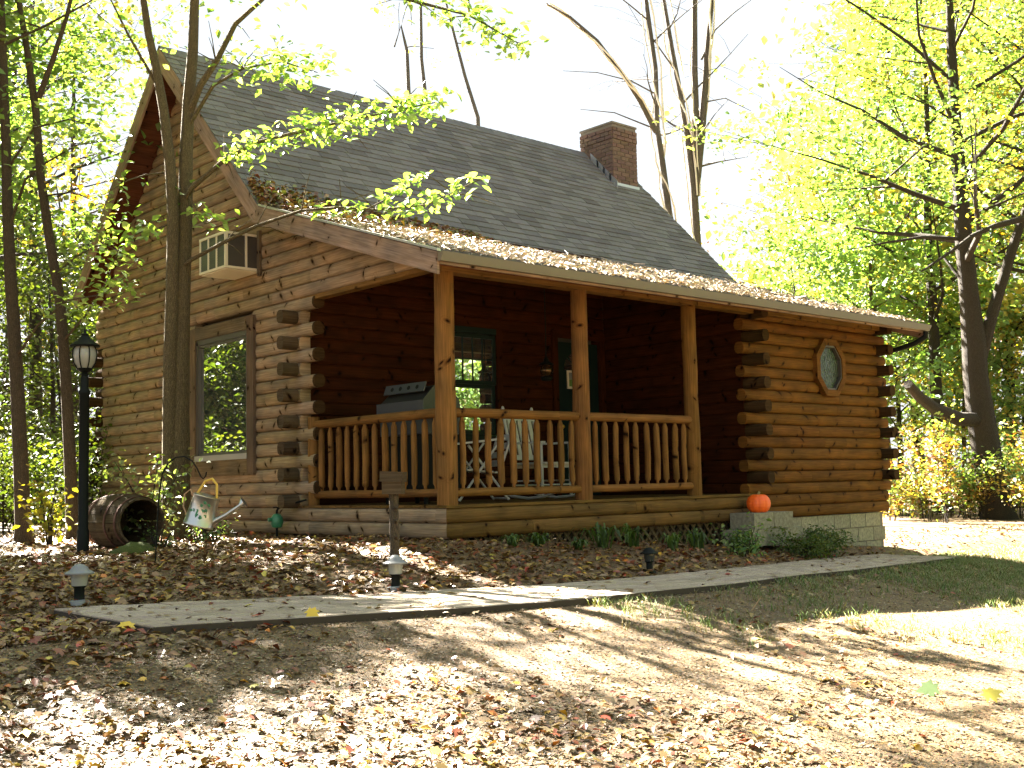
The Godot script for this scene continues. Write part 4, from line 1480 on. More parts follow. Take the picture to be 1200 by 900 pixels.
func rocking_chair(at: Vector3, turn: float, label: String) -> void:
	var t := thing("rocking_chair", label, "chair", at, turn)
	var W := M.white_wood as Material
	for s in [-1.0, 1.0]:
		var x: float = s * 0.26
		part_tube("rocker", t, [Vector3(x, 0.10, -0.46), Vector3(x, 0.045, -0.25), Vector3(x, 0.018, 0.0), Vector3(x, 0.035, 0.25), Vector3(x, 0.08, 0.42)], [0.016, 0.018, 0.018, 0.018, 0.015], W, 6)
		part_tube("front_leg", t, [Vector3(x, 0.03, 0.23), Vector3(x, 0.65, 0.22)], [0.019, 0.02], W, 8)
		part_tube("back_post", t, [Vector3(x, 0.04, -0.22), Vector3(x, 0.42, -0.22), Vector3(x, 1.06, -0.37)], [0.018, 0.02, 0.018], W, 8)
		part_lathe("finial", t, [Vector2(0.0, 0.0), Vector2(0.016, 0.0), Vector2(0.012, 0.012), Vector2(0.022, 0.035), Vector2(0.014, 0.06), Vector2(0.0, 0.068)], W, Transform3D(Basis.IDENTITY, Vector3(x, 1.055, -0.369)), 10)
		part_box("arm", t, Vector3(x, 0.665, -0.02), Vector3(0.075, 0.022, 0.56), W)
		part_tube("stretcher", t, [Vector3(x, 0.22, 0.225), Vector3(x, 0.22, -0.22)], [0.011, 0.011], W, 6)
	for y in [0.5, 0.98]:
		part_box("back_rail", t, Vector3(0, y, -0.245 - (y - 0.5) * 0.23), Vector3(0.5, 0.06, 0.022), W, Basis(Vector3.RIGHT, -0.22))
	for k in 5:
		part_box("back_slat", t, Vector3((k - 2) * 0.092, 0.74, -0.30), Vector3(0.06, 0.46, 0.014), W, Basis(Vector3.RIGHT, -0.22))
	for k in 6:
		part_box("seat_slat", t, Vector3(0, 0.425, -0.18 + k * 0.082), Vector3(0.5, 0.02, 0.07), W)
	for z in [0.225, -0.215]:
		part_box("seat_rail", t, Vector3(0, 0.395, z), Vector3(0.5, 0.05, 0.022), W)
		part_tube("stretcher", t, [Vector3(-0.26, 0.17, z), Vector3(0.26, 0.17, z)], [0.011, 0.011], W, 6)

func build_porch_things() -> void:
	rng.seed = 220
	rocking_chair(Vector3(2.38, 0.028, -1.15), 0.1, "white slatted rocking chair on the porch facing the railing")
	# folding chair seen from the side
	var t := thing("folding_chair", "low white folding chair on the porch beside the corner post", "chair", Vector3(1.18, 0.028, -0.95), -0.35)
	for s in [-1.0, 1.0]:
		var z: float = s * 0.25
		part_tube("leg", t, [Vector3(-0.28, 0.02, z), Vector3(0.2, 0.66, z)], [0.014, 0.014], M.white_wood, 6)
		part_tube("leg", t, [Vector3(0.30, 0.02, z * 0.9), Vector3(-0.16, 0.62, z * 0.9)], [0.014, 0.014], M.white_wood, 6)
		part_box("arm", t, Vector3(-0.02, 0.66, z), Vector3(0.56, 0.022, 0.05), M.white_wood, Basis(Vector3.BACK, 0.1))
		part_tube("back_post", t, [Vector3(0.2, 0.3, z * 0.86), Vector3(0.36, 0.74, z * 0.86)], [0.013, 0.013], M.white_wood, 6)
	for k in 6: part_box("seat_slat", t, Vector3(-0.22 + k * 0.08, 0.36 - k * 0.008, 0), Vector3(0.06, 0.016, 0.44), M.white_wood)
	for k in 4: part_box("back_slat", t, Vector3(0.24 + k * 0.035, 0.42 + k * 0.095, 0), Vector3(0.014, 0.07, 0.42), M.white_wood, Basis(Vector3.BACK, -0.35))
	part_tube("foot_bar", t, [Vector3(-0.28, 0.034, -0.25), Vector3(-0.28, 0.034, 0.25)], [0.013, 0.013], M.white_wood, 6)
	part_tube("foot_bar", t, [Vector3(0.30, 0.034, -0.23), Vector3(0.30, 0.034, 0.23)], [0.013, 0.013], M.white_wood, 6)
	# gas grill, its back to the side railing
	var g := thing("gas_grill", "grey and black gas grill behind the side railing of the porch", "grill", Vector3(0.62, 0.028, -1.2))
	part_box("cart", g, Vector3(0, 0.42, 0), Vector3(0.48, 0.62, 0.78), M.black)
	for z in [-0.34, 0.34]:
		for x in [-0.2, 0.2]:
			part_tube("leg", g, [Vector3(x, 0.0, z), Vector3(x, 0.14, z)], [0.025, 0.025], M.black, 8)
	part_box("firebox", g, Vector3(0, 0.84, 0), Vector3(0.5, 0.2, 0.80), M.grill_grey)
	var hd := MB.new()
	hd.prism(Vector3.ZERO, Vector3.BACK, Vector3.RIGHT, Vector3.UP, [Vector2(-0.26, 0.945), Vector2(0.26, 0.945), Vector2(0.24, 1.12), Vector2(0.12, 1.24), Vector2(-0.08, 1.26), Vector2(-0.25, 1.10)], [-0.40, -0.40, -0.38, -0.36, -0.36, -0.38], [0.40, 0.40, 0.38, 0.36, 0.36, 0.38], false)
	obj("hood", hd.mesh(), M.grill_hood, g)
	part_box("back_panel", g, Vector3(-0.275, 1.02, 0), Vector3(0.016, 0.15, 0.84), M.grill_grey)
	part_box("warming_strip", g, Vector3(-0.19, 1.245, -0.02), Vector3(0.014, 0.11, 0.72), M.grill_grey, Basis(Vector3.BACK, -0.35))
	for k in 4:
		part_tube("vent_hole", g, [Vector3(-0.193, 1.247, -0.24 + k * 0.15), Vector3(-0.2005, 1.2497, -0.24 + k * 0.15)], [0.024, 0.024], M.black, 12)
	part_box("side_shelf", g, Vector3(0, 0.93, 0.53), Vector3(0.42, 0.03, 0.24), M.black)
	part_box("side_shelf", g, Vector3(0, 0.93, -0.53), Vector3(0.42, 0.03, 0.24), M.black)
	# lantern hung on a chain from the porch ceiling
	var l := thing("hanging_lantern", "dark hanging lantern with clear glass chimney on a long chain near the door", "lantern", Vector3(3.36, 1.60, -2.05))
	var top := 2.92 - 1.60
	part_tube("chain", l, [Vector3(0, 0.30, 0), Vector3(0.004, 0.7, 0), Vector3(0, top, 0)], [0.008, 0.008, 0.008], M.black, 5)
	part_lathe("base", l, [Vector2(0.0, -0.05), Vector2(0.06, -0.045), Vector2(0.085, 0.0), Vector2(0.05, 0.02), Vector2(0.0, 0.021)], M.black)
	part_lathe("glass", l, [Vector2(0.05, 0.02), Vector2(0.082, 0.06), Vector2(0.085, 0.11), Vector2(0.055, 0.165)], M.amber_glass)
	for k in 3:
		var a := TAU * k / 3 + 0.4
		var d := Vector3(cos(a), 0, sin(a))
		part_tube("guard_wire", l, [d * 0.07, d * 0.1 + Vector3(0, 0.09, 0), d * 0.05 + Vector3(0, 0.2, 0)], [0.004, 0.004, 0.004], M.black, 4)
	part_lathe("hood", l, [Vector2(0.0, 0.16), Vector2(0.1, 0.165), Vector2(0.09, 0.185), Vector2(0.04, 0.21), Vector2(0.03, 0.25), Vector2(0.012, 0.27), Vector2(0.012, 0.31), Vector2(0.0, 0.31)], M.black)
	# small framed picture on the door
	var s := thing("door_sign", "small white framed landscape picture hung on the dark green door", "sign", Vector3(4.50, 1.54, -2.683))
	part_box("frame", s, Vector3(0, 0.13, 0), Vector3(0.26, 0.26, 0.018), M.cream)
	part_box("sky_field", s, Vector3(0, 0.18, 0.0105), Vector3(0.20, 0.10, 0.003), M.light_grey)
	part_box("green_field", s, Vector3(0, 0.08, 0.0105), Vector3(0.20, 0.098, 0.003), M.field_green)

# ---------------------------------------------------------------- plants
func tuft_plant(called: String, label: String, category: String, group: String, x: float, z: float, n: int, len: float, cols: Array, sd: int, wide := 0.02, spread := 0.9) -> void:
	rng.seed = sd
	var t := thing(called, label, category, Vector3(x, ground_y(x, z) - 0.01, z), 0.0, group)
	var mb := MB.new()
	for i in n:
		mb.col = pick(cols)
		var a := rf(0, TAU)
		var d := Vector3(cos(a), 0, sin(a))
		var s := d.cross(Vector3.UP) * wide * rf(0.7, 1.3)
		var l := len * rf(0.6, 1.1)
		var o := Vector3(rf(-0.06, 0.06), 0, rf(-0.06, 0.06)) * len * 3
		var out := rf(0.2, spread)
		var p := [o, o + d * l * out * 0.4 + Vector3(0, l * 0.6, 0), o + d * l * out * 0.8 + Vector3(0, l * (0.85 - 0.3 * out), 0), o + d * l * out * 1.15 + Vector3(0, l * (0.85 - 0.75 * out), 0)]
		var w := [0.6, 1.0, 0.8, 0.05]
		for k in 3:
			var nn := (p[k + 1] - p[k]).cross(s).normalized() as Vector3
			if nn.y < 0: nn = -nn
			mb.quad(p[k] - s * w[k], p[k] + s * w[k], p[k + 1] + s * w[k + 1], p[k + 1] - s * w[k + 1], nn)
	obj("leaves", mb.mesh(), M.leaf, t)

func shrub(called: String, label: String, category: String, group: String, at: Vector3, h: float, wd: float, n: int, pal: Array, sd: int, clump: Mesh, size := 1.0) -> void:
	rng.seed = sd
	var t := thing(called, label, category, at, 0.0, group)
	var mb := MB.new()
	var xf := []
	var cols := []
	var ns := maxi(5, int(n / 14.0))
	for i in ns:
		var a := rf(0, TAU)
		var r := sqrt(rf(0, 1)) * wd
		var tip := Vector3(cos(a) * r, h * rf(0.55, 1.05), sin(a) * r)
		mb.tube([Vector3(cos(a), 0, sin(a)) * r * 0.15 - Vector3(0, 0.05, 0), tip * 0.5 + Vector3(rf(-0.05, 0.05), 0.05 * h, rf(-0.05, 0.05)), tip], [0.012, 0.008, 0.003], 4, false)
		for k in maxi(2, int(float(n) / ns)):
			var f := rf(0.25, 1.05)
			xf.append(Transform3D(rand_basis(0.4).scaled(Vector3.ONE * size * rf(0.7, 1.2)), tip * f + Vector3(rf(-1, 1), rf(-0.6, 0.6), rf(-1, 1)) * 0.16 * wd))
			cols.append(pick(pal))
	obj("stems", mb.mesh(), M.bark_dark, t)
	copies("foliage", clump, M.leaf, xf, cols, t)

func leaves_along(root: Node3D, called: String, pts: Array, n: int, spread: float, size: float, pal: Array, from := 0.25) -> void:
	var xf := []
	var cols := []
	var m := pts.size() - 1
	for i in n:
		var f := lerpf(from, 1.0, pow(rf(0, 1), 0.8)) * m
		var k := mini(int(f), m - 1)
		var p: Vector3 = pts[k].lerp(pts[k + 1], f - k)
		p += Vector3(rf(-1, 1), rf(-0.75, 0.75), rf(-1, 1)) * spread
		xf.append(Transform3D(rand_basis(0.75).scaled(Vector3.ONE * size * rf(0.65, 1.25)), p - root.position))
		cols.append(pick(pal))
	copies(called, CL.leaf, M.leaf, xf, cols, root)

func path_px(a: Array, d0: float, d1: float) -> Array:
	var out := []
	for i in a.size():
		out.append(pix(a[i][0], a[i][1], lerpf(d0, d1, float(i) / maxf(a.size() - 1, 1))))
	return out

func ramp(n: int, a: float, b: float) -> Array:
	var out := []
	for i in n: out.append(lerpf(a, b, float(i) / maxf(n - 1, 1)))
	return out

func ground_hit(u: float, v: float) -> Vector3:
	var d := 3.0
	while d < 30.0:
		var p := pix(u, v, d)
		var y := curve_at(PATH_Y, p.x) if on_path(p.x, p.z) else ground_y(p.x, p.z)
		if p.y < y: return Vector3(p.x, y, p.z)
		d += 0.02
	return pix(u, v, d)

func ground_under(u: float, depth: float) -> Vector3:
	var p := pix(u, 560.0, depth)
	p.y = ground_y(p.x, p.z)
	return p

func build_near_trees() -> void:
	# twin-stemmed tree before the gable
	var D := 13.15
	var at := pix(205, 636, D)
	at.y = ground_y(at.x, at.z)
	var t := thing("tree", "twin-stemmed tree with mossy bark standing before the gable window", "tree", at)
	var right := path_px([[212, 644], [212, 620], [211, 560], [211, 480], [212, 400], [214, 330], [217, 250], [218, 180], [221, 120], [226, 60], [228, 0], [231, -80], [236, -180], [238, -220]], D, D)
	var left := path_px([[198, 644], [199, 620], [199, 560], [199, 480], [200, 400], [202, 330], [203, 250], [199, 190], [192, 130], [183, 80], [174, 40], [168, 0], [158, -80], [150, -180], [140, -300]], D, D - 0.3)
	var e1 := path_px([[221, 135], [235, 100], [253, 73], [276, 28], [307, 0], [345, -40], [380, -100]], D, D - 0.8)
	var e2 := path_px([[217, 235], [225, 220], [263, 187], [300, 167], [360, 152], [400, 143], [470, 128], [510, 120]], D, D - 1.5)
	var e3 := path_px([[214, 312], [225, 304], [262, 284], [300, 265], [353, 247], [400, 243], [440, 246], [500, 240], [530, 226], [567, 208]], D, D - 1.7)
	var e4 := path_px([[196, 202], [170, 205], [150, 211], [122, 228]], D, D - 0.6)
	var e5 := path_px([[200, 262], [185, 268], [165, 272], [150, 280]], D, D - 0.5)
	var e6 := path_px([[232, -120], [310, -70], [400, -30], [480, 0], [550, 18], [610, 52]], D, D - 2.0)
	var e7 := path_px([[220, 150], [250, 100], [285, 80], [330, 72], [372, 85]], D, D - 1.0)
	var e8 := path_px([[216, 210], [222, 232], [240, 262], [275, 255]], D, D - 0.4)
	var e9 := path_px([[199, 180], [190, 110], [150, 40], [120, -20]], D, D - 0.4)
	var e10 := path_px([[430, 245], [455, 232], [470, 218], [500, 205]], D - 1.2, D - 1.4)
	var ex := []
	ex.append([left, ramp(left.size(), 0.105, 0.02)])
	for e in [[e1, 0.045, 0.01], [e2, 0.034, 0.006], [e3, 0.026, 0.005], [e4, 0.012, 0.004], [e5, 0.012, 0.004], [e6, 0.04, 0.006], [e7, 0.025, 0.005], [e8, 0.014, 0.004], [e9, 0.03, 0.006], [e10, 0.008, 0.003]]:
		ex.append([e[0], ramp(e[0].size(), e[1], e[2])])
	# side twigs
	rng.seed = 300
	for e in [e2, e2, e2, e3, e3, e6, e6, e7, e1]:
		for k in 9:
			var i := rng.randi_range(2, e.size() - 2)
			var a: Vector3 = e[i]
			var b := a + Vector3(rf(-0.4, 0.4), rf(-0.25, 0.35), rf(-0.4, 0.4))
			ex.append([[a, a.lerp(b, 0.5) + Vector3(0, 0.03, 0), b], [0.008, 0.005, 0.003]])
	var rr := ramp(right.size(), 0.128, 0.03)
	rr[0] = 0.16
	grow(t, right, rr, M.bark_mossy, {"seed": 301, "limbs": 8, "lo": 0.82, "reach": 1.7, "per": 18, "size": 0.85, "pal": YELLOWISH, "clump": CL.near, "sides": 12}, ex)
	rng.seed = 302
	var PG := [Color(0.24, 0.38, 0.12), Color(0.34, 0.45, 0.19), Color(0.19, 0.32, 0.09)]
	leaves_along(t, "branch_leaves", e2, 560, 0.2, 1.0, PG, 0.3)
	leaves_along(t, "branch_leaves", e3, 130, 0.10, 1.05, PG, 0.48)
	leaves_along(t, "branch_leaves", e10, 60, 0.08, 1.0, PG, 0.2)
	leaves_along(t, "branch_leaves", e4, 18, 0.16, 0.9, PG, 0.3)
	leaves_along(t, "branch_leaves", e5, 36, 0.14, 1.25, PG, 0.1)
	leaves_along(t, "branch_leaves", e6, 240, 0.22, 1.0, PG, 0.55)
	leaves_along(t, "branch_leaves", e7, 230, 0.25, 1.0, PG, 0.4)
	leaves_along(t, "branch_leaves", e1, 60, 0.3, 0.9, PG, 0.4)
	leaves_along(t, "branch_leaves", e8, 44, 0.14, 1.2, PG, 0.2)
	leaves_along(t, "branch_leaves", e9, 60, 0.3, 0.9, YELLOWISH, 0.4)

	# slim tree by the left edge of the clearing
	at = pix(27, 637, 13.9)
	at.y = ground_y(at.x, at.z)
	t = thing("tree", "slim brown tree leaning towards the cabin, left of the lamp post", "tree", at)
	var p2 := path_px([[28, 646], [27, 620], [25, 560], [21, 470], [17, 400], [12, 320], [9, 250], [7, 170], [3, 60], [0, -20], [-6, -110], [-9, -190]], 13.9, 13.9)
	var b2 := path_px([[10, 270], [30, 210], [55, 190], [90, 170], [125, 165]], 13.9, 13.2)
	var b3 := path_px([[18, 420], [45, 380], [80, 352], [120, 345], [150, 322]], 13.9, 12.8)
	var b4 := path_px([[8, 200], [40, 150], [80, 140], [120, 148]], 13.9, 13.0)
	var r2 := ramp(p2.size(), 0.105, 0.03)
	r2[0] = 0.15
	grow(t, p2, r2, M.bark, {"seed": 311, "limbs": 14, "lo": 0.70, "reach": 2.0, "per": 24, "size": 0.85, "pal": YELLOWISH, "clump": CL.near}, [[b2, ramp(5, 0.02, 0.004)], [b3, ramp(5, 0.018, 0.004)], [b4, ramp(4, 0.018, 0.004)]])
	rng.seed = 312
	leaves_along(t, "branch_leaves", b2, 70, 0.3, 1.0, PG, 0.1)
	leaves_along(t, "branch_leaves", b3, 110, 0.26, 1.0, PG, 0.3)
	leaves_along(t, "branch_leaves", b4, 80, 0.3, 1.0, PG, 0.1)

	# second slim tree, just behind the lamp post
	at = pix(85, 634, 14.2)
	at.y = ground_y(at.x, at.z)
	t = thing("tree", "slim curving tree with a forked top, rising just behind the lamp post", "tree", at)
	var p3 := path_px([[86, 642], [85, 620], [82, 540], [77, 440], [70, 350], [58, 280], [48, 210], [42, 130], [32, 60], [22, 0], [12, -90], [5, -190]], 14.2, 14.2)
	var c1 := path_px([[45, 115], [62, 70], [78, 20], [88, -20], [100, -90]], 14.2, 14.0)
	var c2 := path_px([[74, 400], [100, 370], [125, 330], [140, 290]], 14.2, 13.0)
	var c3 := path_px([[50, 230], [85, 225], [110, 235]], 14.2, 13.6)
	var c4 := path_px([[66, 320], [90, 300], [120, 285], [150, 300]], 14.2, 13.4)
	var r3 := ramp(p3.size(), 0.085, 0.025)
	r3[0] = 0.12
	grow(t, p3, r3, M.bark, {"seed": 321, "limbs": 12, "lo": 0.74, "reach": 1.7, "per": 22, "size": 0.85, "pal": YELLOWISH, "clump": CL.near}, [[c1, ramp(5, 0.04, 0.012)], [c2, ramp(4, 0.016, 0.004)], [c3, ramp(3, 0.014, 0.004)], [c4, ramp(4, 0.014, 0.004)]])
	rng.seed = 322
	leaves_along(t, "branch_leaves", c2, 80, 0.24, 1.0, PG, 0.2)
	leaves_along(t, "branch_leaves", c3, 50, 0.24, 1.0, GOLD + YELLOWISH, 0.1)
	leaves_along(t, "branch_leaves", c4, 90, 0.24, 1.0, PG, 0.2)
	leaves_along(t, "branch_leaves", c1, 40, 0.35, 1.0, YELLOWISH, 0.2)

func vine_on(t: Node3D, pts: Array, r: float, sd: int) -> void:
	rng.seed = sd
	for q in 3:
		var v := []
		var rad := []
		var ph := rf(0, TAU)
		for i in pts.size() * 4 - 3:
			var k := mini(i / 4, pts.size() - 2)
			var p: Vector3 = pts[k].lerp(pts[k + 1], (i - k * 4) / 4.0)
			ph += rf(-0.2, 0.9)
			v.append(p - t.position + Vector3(cos(ph), 0, sin(ph)) * r * 1.25)
			rad.append(rf(0.018, 0.03))
		part_tube("vine", t, v, rad, M.vine, 4)

func build_far_trees() -> void:
	# bare vine-covered trees behind the ridge
	var D := 28.0
	var at := ground_under(806, D)
	var t := thing("tree", "bare vine-clad tree with one long leaning limb, rising behind the chimney", "tree", at)
	var A := path_px([[806, 600], [802, 480], [797, 380], [790, 290], [783, 245], [776, 190], [770, 150], [768, 80], [757, 0], [752, -100], [748, -220]], D, D)
	A[0].y = at.y - 0.2
	var a1 := path_px([[769, 155], [750, 118], [735, 95], [700, 48], [668, 20], [640, 4]], D, D - 1)
	var a2 := path_px([[768, 110], [740, 95], [700, 85], [660, 83]], D, D)
	var a3 := path_px([[765, 150], [720, 132], [680, 128]], D, D)
	grow(t, A, ramp(A.size(), 0.13, 0.03), M.bark_grey, {"seed": 401, "limbs": 12, "lo": 0.55, "reach": 1.8, "per": 0, "subs": 5, "pal": RUST, "clump": CL.mid}, [[a1, ramp(6, 0.075, 0.02)], [a2, ramp(4, 0.022, 0.006)], [a3, ramp(3, 0.022, 0.006)]])
	vine_on(t, A.slice(3, 9), 0.13, 402)
	vine_on(t, a1, 0.07, 403)
	at = ground_under(822, D + 1)
	t = thing("tree", "bare grey tree parting into three tall stems behind the right roof slope", "tree", at)
	var B := path_px([[822, 600], [821, 480], [820, 380], [817, 290], [813, 220], [806, 160], [797, 110], [788, 60], [778, 0], [770, -120]], D + 1, D + 1)
	B[0].y = at.y - 0.2
	var b1 := path_px([[815, 230], [816, 150], [814, 80], [814, 0], [812, -130]], D + 1, D + 1)
	var b2 := path_px([[816, 215], [823, 150], [828, 70], [834, 0], [842, -100]], D + 1, D + 1)
	var b3 := path_px([[822, 70], [838, 35], [860, 15], [880, 0]], D + 1, D + 1)
	var b4 := path_px([[824, 120], [850, 115], [880, 130]], D + 1, D + 1)
	grow(t, B, ramp(B.size(), 0.15, 0.03), M.bark_grey, {"seed": 411, "limbs": 12, "lo": 0.55, "reach": 1.6, "per": 0, "subs": 5, "pal": RUST, "clump": CL.mid}, [[b1, ramp(5, 0.10, 0.06)], [b2, ramp(5, 0.11, 0.05)], [b3, ramp(4, 0.03, 0.008)], [b4, ramp(3, 0.022, 0.006)]])
	vine_on(t, B.slice(3, 9), 0.13, 412)
	vine_on(t, b1, 0.09, 413)
	vine_on(t, b2, 0.09, 414)
	# thin saplings behind the ridge
	var sp := [[[480, 300], [479, 110], [477, 60], [470, 30], [462, 55]], [[502, 300], [500, 125], [494, 70], [493, 0], [490, -60]], [[566, 320], [560, 138], [545, 90], [532, 40], [522, 0]]]
	var lab := ["thin bare sapling with a forked tip just above the ridge", "thin straight sapling rising tall behind the roof ridge", "thin slanting sapling rising behind the roof ridge"]
	for i in 3:
		at = ground_under(sp[i][0][0], 24.0)
		t = thing("sapling", lab[i], "sapling", at)
		var q := path_px(sp[i], 24.0, 24.0)
		q.push_front(at - Vector3(0, 0.1, 0))
		grow(t, q, ramp(q.size(), 0.06, 0.02), M.bark_grey, {"seed": 420 + i, "limbs": 2, "lo": 0.9, "reach": 0.7, "per": 2, "subs": 1, "pal": YELLOWISH, "clump": CL.near})

	# old maple with the crooked limb at the right
	D = 26.0
	at = ground_under(1170, D)
	t = thing("tree", "thick old tree with a crooked bare limb reaching towards the cabin", "tree", at)
	var T := path_px([[1172, 612], [1166, 585], [1156, 530], [1148, 480], [1143, 440], [1141, 400], [1136, 350], [1130, 290], [1126, 230], [1120, 150], [1115, 60], [1110, -60], [1108, -180]], D, D)
	T[0].y = at.y - 0.2
	var m1 := path_px([[1150, 492], [1124, 491], [1095, 479], [1078, 466], [1064, 450]], D, D - 2)
	var m2 := path_px([[1143, 440], [1165, 360], [1190, 280], [1215, 210]], D, D)
	var m3 := path_px([[1225, 250], [1200, 256], [1165, 265], [1140, 276], [1110, 298], [1080, 318]], D - 1, D - 2.5)
	var m4 := path_px([[1130, 280], [1080, 278], [1040, 284], [1000, 292]], D, D - 2)
	var m5 := path_px([[1140, 380], [1128, 330], [1105, 300]], D, D + 1)
	grow(t, T, [0.46, 0.36, 0.33, 0.31, 0.28, 0.27, 0.22, 0.2, 0.18, 0.14, 0.11, 0.06, 0.03], M.bark_dark, {"seed": 431, "limbs": 26, "lo": 0.36, "reach": 4.4, "per": 48, "size": 1.15, "pal": GREEN + YELLOWISH, "clump": CL.mid, "sides": 12, "dark": true}, [[m1, [0.17, 0.16, 0.14, 0.12, 0.1]], [m2, ramp(4, 0.16, 0.08)], [m3, ramp(6, 0.09, 0.02)], [m4, ramp(4, 0.05, 0.01)], [m5, ramp(3, 0.08, 0.03)]])

	# woods on the right: tall ones beyond the maple, lower ones left of it
	var G := "trees of the bright woods right of the cabin"
	var names := ["tall leafy tree with yellow-green autumn crown in the woods right of the cabin", "lower young tree with yellow-green leaves edging the woods behind the cabin", "tall tree with golden orange crown in the woods right of the cabin"]
	var spec := [
		[1035, 33, 12, 0, GREEN], [1075, 40, 19, 0, GREEN], [1105, 31, 15, 0, YELLOWISH], [1140, 44, 22, 0, GREEN], [1185, 34, 14, 2, GOLD + YELLOWISH], [1225, 28, 16, 0, YELLOWISH], [1260, 38, 20, 0, GREEN],
		[1165, 36, 9.5, 2, GOLD], [1110, 46, 14, 2, GOLD], [1215, 46, 24, 0, GREEN], [1300, 30, 17, 0, GREEN], [1080, 34, 7, 1, YELLOWISH], [1155, 35, 6.5, 1, GREEN],
		[870, 38, 5.6, 1, YELLOWISH], [905, 34, 6.0, 1, YELLOWISH], [935, 38, 7.6, 1, YELLOWISH], [965, 31, 7.2, 1, GREEN], [995, 36, 9.5, 1, YELLOWISH], [1020, 31, 8.8, 1, GREEN], [1055, 33, 7.0, 1, YELLOWISH], [1045, 48, 15, 0, GREEN], [1130, 34, 5.5, 1, GREEN], [1200, 33, 6.0, 1, YELLOWISH]]
	var i := 0
	for s in spec:
		rng.seed = 500 + i
		var h: float = s[2]
		tree_at("tree", names[s[3]], G + (", tall" if s[3] == 0 else ", low" if s[3] == 1 else ", golden"), ground_under(s[0], s[1]), h, 0.012 * h + 0.03, M.bark_dark if i % 3 else M.bark, {"seed": 520 + i, "limbs": int(9 + h * 0.7), "lo": 0.22 if h < 10 else 0.3, "reach": 1.6 + h * 0.15, "per": 24, "size": 1.15 if h < 10 else 1.3, "pal": s[4], "clump": CL.far if s[1] > 30 else CL.mid})
		i += 1
	# thin tree with few rusty leaves against the open sky
	var th := tree_at("tree", "thin tree holding a few rusty leaves against the open sky", "", ground_under(930, 42), 14.5, 0.13, M.bark, {"seed": 590, "limbs": 14, "lo": 0.55, "reach": 2.6, "per": 9, "subs": 4, "size": 1.0, "pal": RUST, "clump": CL.sparse})

	# woods on the left
	var L := "trees of the woods behind the lamp post"
	var ln := ["tree with thin yellowing crown in the woods behind the lamp post", "dark dense evergreen-like tree in the woods behind the lamp post", "golden tree in the woods left of the roof"]
	var ls := [[-30, 20, 13, 0, YELLOWISH], [40, 24, 14, 0, YELLOWISH], [5, 30, 16, 0, GREEN], [100, 30, 10, 2, GOLD], [70, 36, 17, 0, YELLOWISH], [-70, 26, 16, 0, GREEN], [60, 22, 5.5, 1, DARK], [20, 25, 6.5, 1, DARK], [95, 27, 6.5, 1, DARK], [-20, 29, 7.0, 1, DARK], [120, 33, 8, 1, MIDGREEN], [-120, 22, 15, 0, GREEN], [-60, 38, 18, 0, GREEN], [45, 44, 20, 0, GREEN], [110, 42, 12.5, 0, GREEN], [-180, 26, 16, 0, YELLOWISH], [-260, 24, 15, 0, GREEN], [-160, 36, 17, 0, GREEN], [-360, 26, 16, 0, YELLOWISH], [85, 23, 4.5, 1, MIDGREEN]]
	i = 0
	for s in ls:
		var h: float = s[2]
		tree_at("tree", ln[s[3]], L + (", yellowing" if s[3] == 0 else ", dark" if s[3] == 1 else ", golden"), ground_under(s[0], s[1]), h, 0.011 * h + 0.02, M.bark_dark, {"seed": 620 + i, "limbs": int(8 + h * 0.5), "lo": 0.12 if h < 9 else 0.38, "reach": 1.3 + h * 0.1, "per": 26 if h < 9 else 9, "size": 1.1, "pal": s[4], "clump": CL.far if s[1] > 26 else CL.mid})
		i += 1

